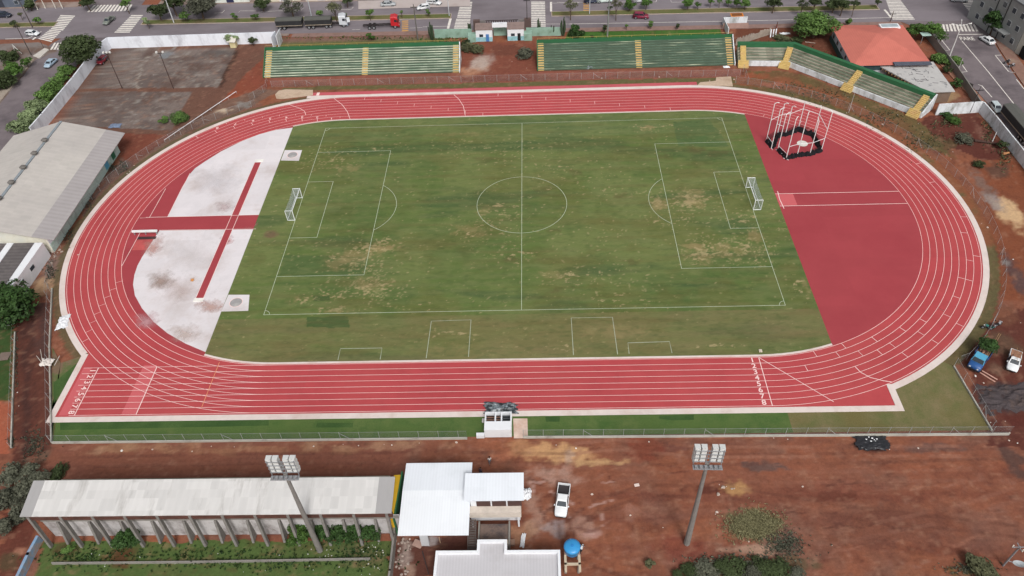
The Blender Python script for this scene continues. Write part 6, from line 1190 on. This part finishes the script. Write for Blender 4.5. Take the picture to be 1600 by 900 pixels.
for i,j in ((0,1),(1,2),(2,3),(3,4),(4,5),(5,6)):
    a,b=pts[i],pts[j]; L_=math.hypot(a[0]-b[0],a[1]-b[1]); mb.quad((a[0],a[1],0),(b[0],b[1],0),(b[0],b[1],1.5),(a[0],a[1],1.5),[(0,0),(L_,0),(L_,1.5),(0,1.5)])
mb.build('hanging_net',m_bnet,t,uv=True)
# steps booth by the straight with plastic sheet
t=thing('announcer_booth','white block hut with open shelves beside the path at the near straight','hut',(-1.9,-51.3,0))
q=[(-2.35,-1.3),(1.75,-1.3),(1.75,1.9),(-2.35,1.9)]; mb=MB(); mb.prism([(-2.35,-1.3),(1.75,-1.3),(1.75,.3),(-2.35,.3)],0,1.9); mb.build('wall',m_white,t)
mb=MB(); 
for a in (-2.35,-.85,.1,1.55): mb.box(a,a+.2,.3,2.2,0,1.6)
mb.box(-2.35,1.75,2.2,2.35,0,1.5); mb.build('partition',m_white,t)
for i,(a,b) in enumerate(((-2.15,-.85),(-.65,.1),(.3,1.55))):
    mb=MB(); mb.box(a,b,.3,2.2,.02,.5); mb.build('recess_floor',mat('recess_tan',(150,112,96),stain=(110,80,70),st_scale=1) if i<2 else mat('recess_dark',(44,46,50)),t)
    for k in range(4): mb=MB(); mb.box(a,b,.5+k*.45,.62+k*.45,.9,1.0); mb.build('slat',m_dk if i<2 else mat('slat_grey2',(84,86,90)),t)
mb=MB(); mb.box(-3.6,-2.4,-1.45,-.9,0,.7); mb.build('low_block',m_white,t)
def crumple(name,lab,cat,px_,py_,w,d,hh,m,seed,z=.03,n=22,rot=0,curv=0):
    c=G(px_,py_); rs=np.random.RandomState(seed); u=np.linspace(-1,1,n); U,Vv=np.meshgrid(u,u); ed=1+(vnoise(U*3+seed,Vv*3,1,3,seed)-.5)*.7; X=U*w/2*ed; Y=Vv*d/2*ed+curv*U*U; k=np.clip(1.15-np.maximum(abs(U),abs(Vv)),0,1)*1.5
    Z=vnoise(U*5+seed,Vv*5,1,3,seed+2)*hh*np.clip(k,0.02,1)+.01; o=gridmesh(name,X,Y,Z,m); o.location=(c.x,c.y,z); o.rotation_euler=(0,0,rot); return tag(o,lab,cat)
m_pl=mat('plastic_grey',(124,134,140),var=.55,scale=3.5,rough=.3,spec=.6,stain=(46,52,56),st_scale=1.3,st_lo=.45,st_hi=.55); m_plb=mat('plastic_black',(34,34,38),var=.5,scale=3,rough=.3,spec=.7)
crumple('plastic_sheet','crumpled grey plastic sheet lying on the track above the white hut','plastic sheet',782,638,5.0,2.1,.8,m_pl,4); crumple('plastic_sheet','black plastic sheet lying on the dirt beside the near fence','plastic sheet',1362,692,4.6,2.6,.3,m_plb,9,n=34)
mb=MB(); rr=random.Random(4)
for i in range(7): 
    c=G(1352+rr.random()*20,684+rr.random()*7); tt=thing('crumpled_bag','small white crumpled bag lying on the black plastic sheet','bag',(c.x,c.y,.3),group='white bags on the black plastic sheet'); mb=MB(); mb.rock((0,0,0),rr.uniform(.08,.2),.3,rr); mb.build('sheet',m_white,tt)
crumple('tarpaulin','white tarpaulin thrown over the kerb at the left bend','tarpaulin',99,504,1.8,3.4,.5,m_white,12,rot=.2); crumple('tarpaulin','pale tarpaulin on a mound across the left corner fence','tarpaulin',76,570,2.0,1.5,1.1,mat('tarp_cream',(214,206,200),var=.08,scale=2),15,z=.5); crumple('tarpaulin','grey blue sheet lying on the lower old court','tarpaulin',180,197,2.8,1.8,.4,mat('tarp_blue',(112,126,150),var=.3,scale=3),17)
crumple('tarpaulin','dark slate sheet on the ground by the curved bleacher','tarpaulin',1258,78,1.8,7.5,.15,mat('tarp_slate2',(98,98,108),var=.2,scale=2),19,rot=.6); crumple('tarpaulin','small grey bundle at the foot of the right bleacher','bundle',922,107,2.0,1.0,.9,m_pl,23); crumple('cloth','white rags at the end of the right bleacher','cloth',1135,105,1.5,1.0,.4,m_white,25)
crumple('tarpaulin','crumpled white sheet beside the raised white building','tarpaulin',822,776,1.4,1.8,1.0,m_white,27,z=.6); crumple('tarpaulin','long white sheet on the dirt before the bottom roof','tarpaulin',817,845,.6,2.0,.25,m_white,29,rot=-.15); crumple('tarpaulin','white sheet on the grass before the slat fence','tarpaulin',1226,53,2.6,.9,.5,m_white,31)
crumple('gravel_heap','dark grey gravel heap spread on the dirt at the right edge below the parked pickup','gravel heap',1572,622,8.5,6.0,.75,mat('gravel_dark',(72,64,66),var=.3,scale=6,stain=(92,74,66),st_scale=.5),41,z=-.25,n=46)
# slats over the court edge shelter, huts
c=G(366,73); t=thing('guard_hut','tiny cream hut with a pale tilted roof at the corner of the old courts','hut',(c.x,c.y,0)); mb=MB(); mb.box(-.8,.8,-.7,.7,0,1.7); mb.build('wall',mat('hut_cream',(206,192,148)),t); mb=MB(); mb.loft([[(-1.2,-1.1,1.9),(1.0,-1.1,1.7),(1.0,-1.1,1.8),(-1.2,-1.1,2.0)],[(-1.2,1,2.4),(1.0,1,2.2),(1.0,1,2.3),(-1.2,1,2.5)]]); mb.build('roof',P_('hut_roof',(222,216,206)),t)
for q,l in ((( 109,146),0),((1209,688),0)): pass
# small boxes, planks, rubble
def box_item(name,lab,cat,px_,py_,w,d,h,rgb,rot=0,z=0,part='panel'):
    c=G(px_,py_); t=thing(name,lab,cat,(c.x,c.y,z),rot); mb=MB(); mb.box(-w/2,w/2,-d/2,d/2,0,h); mb.build(part,mat('bi%d%d%d'%rgb,rgb,var=.12),t); return t
box_item('crate','grey square manhole cover block on the verge left of the white hut','block',757,658,.75,.7,.25,(196,192,188)); box_item('board','brown wooden board on the dirt below the white roof','board',653,850,1.3,1.0,.15,(170,140,128),-.4); box_item('box','brown square box beside the bottom roof','box',800,849,.75,.8,.4,(150,120,104)); 
box_item('post','tan timber standing at the corner of the bottom roof','timber',688,848,.1,.1,1.6,(190,160,130)); box_item('board','square grey board lying on the green lawn at the left edge','board',7,557,1.8,1.8,.1,(120,104,96),.1); box_item('board','pale small panel on the dirt to the right of the yard','board',995,758,.7,.45,.05,(226,206,196),.2)
box_item('table','white plastic table beside the left edge tree','table',17,506,1.3,.7,.7,(216,214,210),.3); box_item('block','pale kerb block at the inner edge near the finish line','block',1188,549,.5,.5,.25,(206,194,176)); box_item('sign_board','small black and white board leaning on the yard wall by the right street','board',1513,134,.3,2.0,.8,(70,66,66),.55)
for i,(a,b,r) in enumerate(((1540,588,-.9),(1543,590,-.9),(1546,587,-.85))):
    t=box_item('plank','pinkish plank on the dirt before the blue flatbed truck','plank',a,b,2.4,.18,.08,(206,160,144),r,.04*i,'timber'); t['group']='planks before the blue truck'
rb=[(1524,587),(1537,598),(1595,504),(1548,660),(1571,658),(1578,676),(1590,692),(1577,688),(1435,700),(1390,702),(1231,686),(1209,684),(1014,690),(1120,800),(1118,803),(1036,824),(1300,852),(1170,846),(869,695),(330,697),(366,698),(490,697),(536,694),(600,694),(612,695),(655,692),(713,691),(560,696),(700,810),(640,842),(1124,757),(1128,762),(1135,760),(1323,176),(1325,152),(1352,167),(1403,179),(1435,193),(1441,205),(1489,237),(1486,248),(1379,194),(1454,245),(1534,349),(1543,355),(154,289),(122,398),(95,640),(27,613),(29,634),(1571,388),(1583,405),(240,117),(1290,90),(1365,91),(800,96),(823,106),(860,110),(940,122),(1030,120),(516,122),(395,120),(137,749),(126,749),(300,705),(238,702),(190,704),(985,805),(925,772),(900,700),(1254,760),(20,868)]
gdb='pale rubble stones scattered on the bare ground'
for i,(a,b) in enumerate(rb):
    r=random.choice((.08,.1,.13,.16,.24)); c=G(a,b); t=thing('stone','small pale stone or rubble piece lying on the ground','stone',(c.x,c.y,-.05),random.uniform(0,6),gdb); mb=MB(); mb.rock((0,0,0),r,.6); mb.build('rubble',mat('stone_pale',(204,188,176),var=.1) if i%3 else mat('stone_white',(226,220,214)),t)
gd2='white stones strewn over the lawn behind the covered stand'
for i in range(48):
    a,b=random.choice([(random.uniform(95,590),random.uniform(858,898)),(random.uniform(480,520),random.uniform(855,872)),(random.uniform(565,600),random.uniform(845,898))]); c=G(a,b); t=thing('stone','small whitish stone lying in the grass behind the covered stand','stone',(c.x,c.y,0),random.uniform(0,6),gd2); mb=MB(); mb.rock((0,0,0),random.uniform(.05,.12),.5); mb.build('rubble',mat('stone_grey',(200,200,192)),t)
gd3='broken rubble along the wall below the white roof'
for i in range(30):
    c=G(random.uniform(618,642),random.uniform(842,899)); t=thing('stone','broken grey rubble piece heaped beside the tall grey wall','rubble',(c.x,c.y,-.02),random.uniform(0,6),gd3); mb=MB(); mb.rock((0,0,0),random.uniform(.08,.26),.4); mb.build('rubble',mat('rubble_mix',(166,150,140),var=.2),t)
gd4='rubble in the waste ground by the left bend'
for i in range(26):
    c=G(*random.choice([(random.gauss(205,8),random.gauss(258,6)),(random.gauss(85,8),random.gauss(400,12)),(random.gauss(1128,10),random.gauss(765,4)),(random.gauss(1120,10),random.gauss(125,2))])) ; t=thing('stone','loose dusty rubble piece on the waste ground','rubble',(c.x,c.y,-.04),random.uniform(0,6),gd4); mb=MB(); mb.rock((0,0,0),random.uniform(.12,.32),.5); mb.build('rubble',mat('rubble_dust',(176,160,148),var=.2),t)
# fallen trunks & poles
def logs(lab,a,b,r,rgb,name='fallen_trunk',cat='tree trunk',z=.25):
    A=G(*a);B=G(*b); t=thing(name,lab,cat,(A.x,A.y,0)); mb=MB(); e=B-A; mb.tube((0,0,z),(e.x,e.y,z),r,r*.7,8); mb.build('log',mat('lg%d%d%d'%rgb,rgb,var=.2,scale=2),t); return t
logs('dark felled trunk lying from the cut branches toward the right wall',(1522,221),(1559,226),.28,(74,54,48)); logs('felled pale end trunk by the little dark bush at the right wall',(1566,242),(1576,240),.3,(176,124,84)); logs('thin whitish pole lying on the red dirt before the tiled house',(1258,66),(1274,68),.07,(206,190,176),'pole','pole',.1)
logs('fallen white pole in the corner garden, the longer one',(22,74),(35,86),.13,(200,198,192),'pole','pole',.5); logs('fallen white pole in the corner garden, crossing the longer one',(26,86),(21,73),.12,(196,194,188),'pole','pole',.7); logs('dark cable lying on the dirt below the white roof',(660,862),(670,898),.07,(60,54,54),'cable','cable',.1)
for i,(a,b) in enumerate((((70,573),(66,550)),((70,573),(60,560)),((88,575),(96,560)))): logs('pale dead branch sticking out by the tarpaulin at the left corner fence',a,b,.06,(196,190,182),'branch','branch',.7)['group']='dead branches at the left corner fence'
# ---------------------------------------------------------------- people
def skin_mesh(name,V_,E_,R__,m,parent,sub=2,root=0):
    me=bpy.data.meshes.new(name); me.from_pydata(V_,E_,[]); o=bpy.data.objects.new(name,me); COL.objects.link(o)
    sk=o.modifiers.new('Skin','SKIN'); 
    for i,r in enumerate(R__): me.skin_vertices[0].data[i].radius=(r,r) if not hasattr(r,'__len__') else r
    me.skin_vertices[0].data[root].use_root=True
    ss=o.modifiers.new('Subsurf','SUBSURF'); ss.levels=sub; ss.render_levels=sub
    dg=bpy.context.evaluated_depsgraph_get(); m2=bpy.data.meshes.new_from_object(o.evaluated_get(dg)); bpy.data.objects.remove(o); m2.name=name; m2.materials.clear(); m2.materials.append(m)
    m2.polygons.foreach_set('use_smooth',[True]*len(m2.polygons)); q=bpy.data.objects.new(name,m2); COL.objects.link(q); q.parent=parent; return q
m_skin=mat('skin',(150,104,82),var=.05,fine=0,rough=.6); m_hair=mat('hair_dark',(36,28,26),var=.2)
def person(lab,px_,py_,hd,shirt,trou,armL=(0,0),armR=(0,0),lean=0.,stride=.12):
    c=G(px_,py_); t=thing('person',lab,'person',(c.x,c.y,0),hd)
    sh=lambda z: lean*(z-.9)   # torso lean forward (+x)
    V_=[(0,0,.95),(sh(1.15),0,1.15),(sh(1.38),0,1.38),(sh(1.5),0,1.50),(sh(1.6)+.01,0,1.62),(sh(1.7)+.02,0,1.70)]; R__=[(.15,.12),(.13,.10),(.16,.11),.055,.095,.075]; E_=[(0,1),(1,2),(2,3),(3,4),(4,5)]
    def add(p_,r,to): V_.append(p_); R__.append(r); E_.append((to,len(V_)-1)); return len(V_)-1
    for s,st_ in ((-1,stride),(1,-stride)):
        a=add((0,s*.10,.88),.095,0); a=add((st_*.5+.02,s*.11,.50),.062,a); a=add((st_,s*.11,.10),.042,a); add((st_+.16,s*.12,.045),.038,a)
    hands=[]
    for s,(f,up) in ((-1,armR),(1,armL)):
        a=add((sh(1.4),s*.19,1.40),.058,2); e=(sh(1.4)+.25*f,s*.25,1.14+up*.2); a=add(e,.042,a); w_=(e[0]+.05+.22*f,s*.25,e[2]-.24+up*.30); a=add(w_,.03,a); hp=(w_[0]+.05*f,s*.25,w_[2]-.07+.04*up); a=add(hp,.034,a); hands.append((a,hp,s,f,up))
    for a,hp,s,f,up in hands:
        dx=Vector((.3+f,0,-1+up)).normalized()
        for k in range(4):
            o_=(k-1.5)*.02; b=Vector(hp)+Vector((0,o_*s,0))+dx*.03; L_=(.05,.058,.055,.042)[k]; q=add(tuple(b),.009,a); q=add(tuple(b+dx*L_*.6),.0085,q); add(tuple(b+dx*L_+Vector((.012,-s*.004,0))),.007,q)
        q=add((hp[0]+.02,hp[1]-s*.034,hp[2]+.01),.010,a); add((hp[0]+.035,hp[1]-s*.045,hp[2]-.03),.008,q)
    body=skin_mesh('body',V_,E_,R__,m_skin,t,2)
    def cloth(name,idx,grow,m_,root=0):
        mp={v:i for i,v in enumerate(idx)}; vv=[V_[i] for i in idx]; rr=[tuple(x_+grow for x_ in (R__[i] if hasattr(R__[i],'__len__') else (R__[i],R__[i]))) for i in idx]; ee=[(mp[a],mp[b]) for a,b in E_ if a in mp and b in mp]; skin_mesh(name,vv,ee,rr,m_,t,1)
    cloth('trousers',[0,6,7,8,10,11,12],.022,mat('cl%d%d%d'%trou,trou,fine=0)); cloth('shirt',[0,1,2,14,15,18,19],.024,mat('cl%d%d%d'%shirt,shirt,fine=0))
    mb=MB(); hx=V_[5][0]; secs=[[(hx-.015+r*math.cos(2*PI*i/12)*1.08,r*math.sin(2*PI*i/12),z) for i in range(12)] for r,z in ((.098,1.66),(.107,1.72),(.095,1.79),(.05,1.82))]; mb.loft(secs); mb.build('hair',m_hair,t,True)
    mb=MB(); fx=hx+.088; mb.box(fx-.005,fx+.018,-.012,.012,1.635,1.66); mb.build('nose',m_skin,t)
    for s in (-1,1): mb=MB(); mb.box(fx-.01,fx+.003,s*.035-.012,s*.035+.012,1.665,1.678); mb.build('eye',m_dk,t)
    for s in (-1,1): mb=MB(); mb.box(fx-.10,fx-.075,s*.095-.01,s*.095+.01,1.63,1.68); mb.build('ear',m_skin,t)
    mb=MB(); mb.box(fx-.012,fx+.0,-.022,.022,1.598,1.606); mb.build('mouth',mat('lip',(130,70,64)),t)
    for s,st_ in ((-1,stride),(1,-stride)): mb=MB(); mb.loft([[(st_-.07,s*.115-.04,0),(st_-.07,s*.115+.04,0),(st_-.07,s*.115+.035,.1),(st_-.07,s*.115-.035,.1)],[(st_+.08,s*.12-.05,0),(st_+.08,s*.12+.05,0),(st_+.08,s*.12+.045,.09),(st_+.08,s*.12-.045,.09)],[(st_+.22,s*.12-.04,0),(st_+.22,s*.12+.04,0),(st_+.22,s*.12+.03,.05),(st_+.22,s*.12-.03,.05)]]); mb.build('shoe',m_blk,t)
person('person in pale grey shirt walking on the dirt road above the white roofs',765.5,724,-1.3,(206,206,204),(96,100,108),stride=.2); person('person in dark clothes standing close to the corner of the white roof',751.5,741,1.2,(84,72,86),(56,54,66)); person('person in dark clothes bending beside the small white pickup',1573,566,.2,(36,38,48),(40,42,52),(1,.5),(1,.6),.35)
person('person in black and white clothes beside the motorcycle at the blue tank',903,868,2.6,(40,40,44),(200,200,204),(1,.4),(1,.3),.1)
person('person in dark shirt standing between the two motorcycles at the fence bend',1549,512,2.0,(60,52,56),(70,70,84),(.6,.2),(.3,0)); person('person in red cap clothes standing near the slat fence behind the bleacher',1213,44,-.5,(60,52,56),(150,60,58))
# ================================================================ CAMERA, LIGHT
sc=bpy.context.scene
cd=bpy.data.cameras.new('camera'); cam=bpy.data.objects.new('camera',cd); sc.collection.objects.link(cam)
cd.sensor_width=36; cd.lens=FOC/1600*36; cd.clip_end=60000; cd.clip_start=.5
Mx=Matrix(((RT.x,UP.x,-_f.x,CAM.x),(RT.y,UP.y,-_f.y,CAM.y),(RT.z,UP.z,-_f.z,CAM.z),(0,0,0,1))); cam.matrix_world=Mx; sc.camera=cam
W=bpy.data.worlds.new('World'); sc.world=W; W.use_nodes=True; nt=W.node_tree; nt.nodes.clear()
sky=nt.nodes.new('ShaderNodeTexSky'); sky.sky_type='NISHITA'; sky.sun_disc=False; sky.sun_elevation=R_(48); sky.sun_rotation=R_(165); sky.air_density=1; sky.dust_density=6; sky.ozone_density=1
hs=nt.nodes.new('ShaderNodeHueSaturation'); hs.inputs['Saturation'].default_value=.22
bg=nt.nodes.new('ShaderNodeBackground'); bg.inputs[1].default_value=.116; wo=nt.nodes.new('ShaderNodeOutputWorld')
nt.links.new(sky.outputs[0],hs.inputs['Color']); nt.links.new(hs.outputs[0],bg.inputs[0]); nt.links.new(bg.outputs[0],wo.inputs[0])
ld=bpy.data.lights.new('sun','SUN'); ld.energy=1.75; ld.angle=R_(17); ld.color=(1,.975,.94); lo=bpy.data.objects.new('sun',ld); sc.collection.objects.link(lo)
el,az=R_(48),R_(165)   # azimuth clockwise from +y
dv=Vector((math.sin(az)*math.cos(el),math.cos(az)*math.cos(el),math.sin(el))); lo.rotation_euler=dv.to_track_quat('Z','Y').to_euler()
sc.view_settings.view_transform='Standard'; sc.view_settings.look='None'; sc.view_settings.exposure=0
sc.cycles.max_bounces=6; sc.cycles.transparent_max_bounces=12; sc.cycles.use_denoising=True
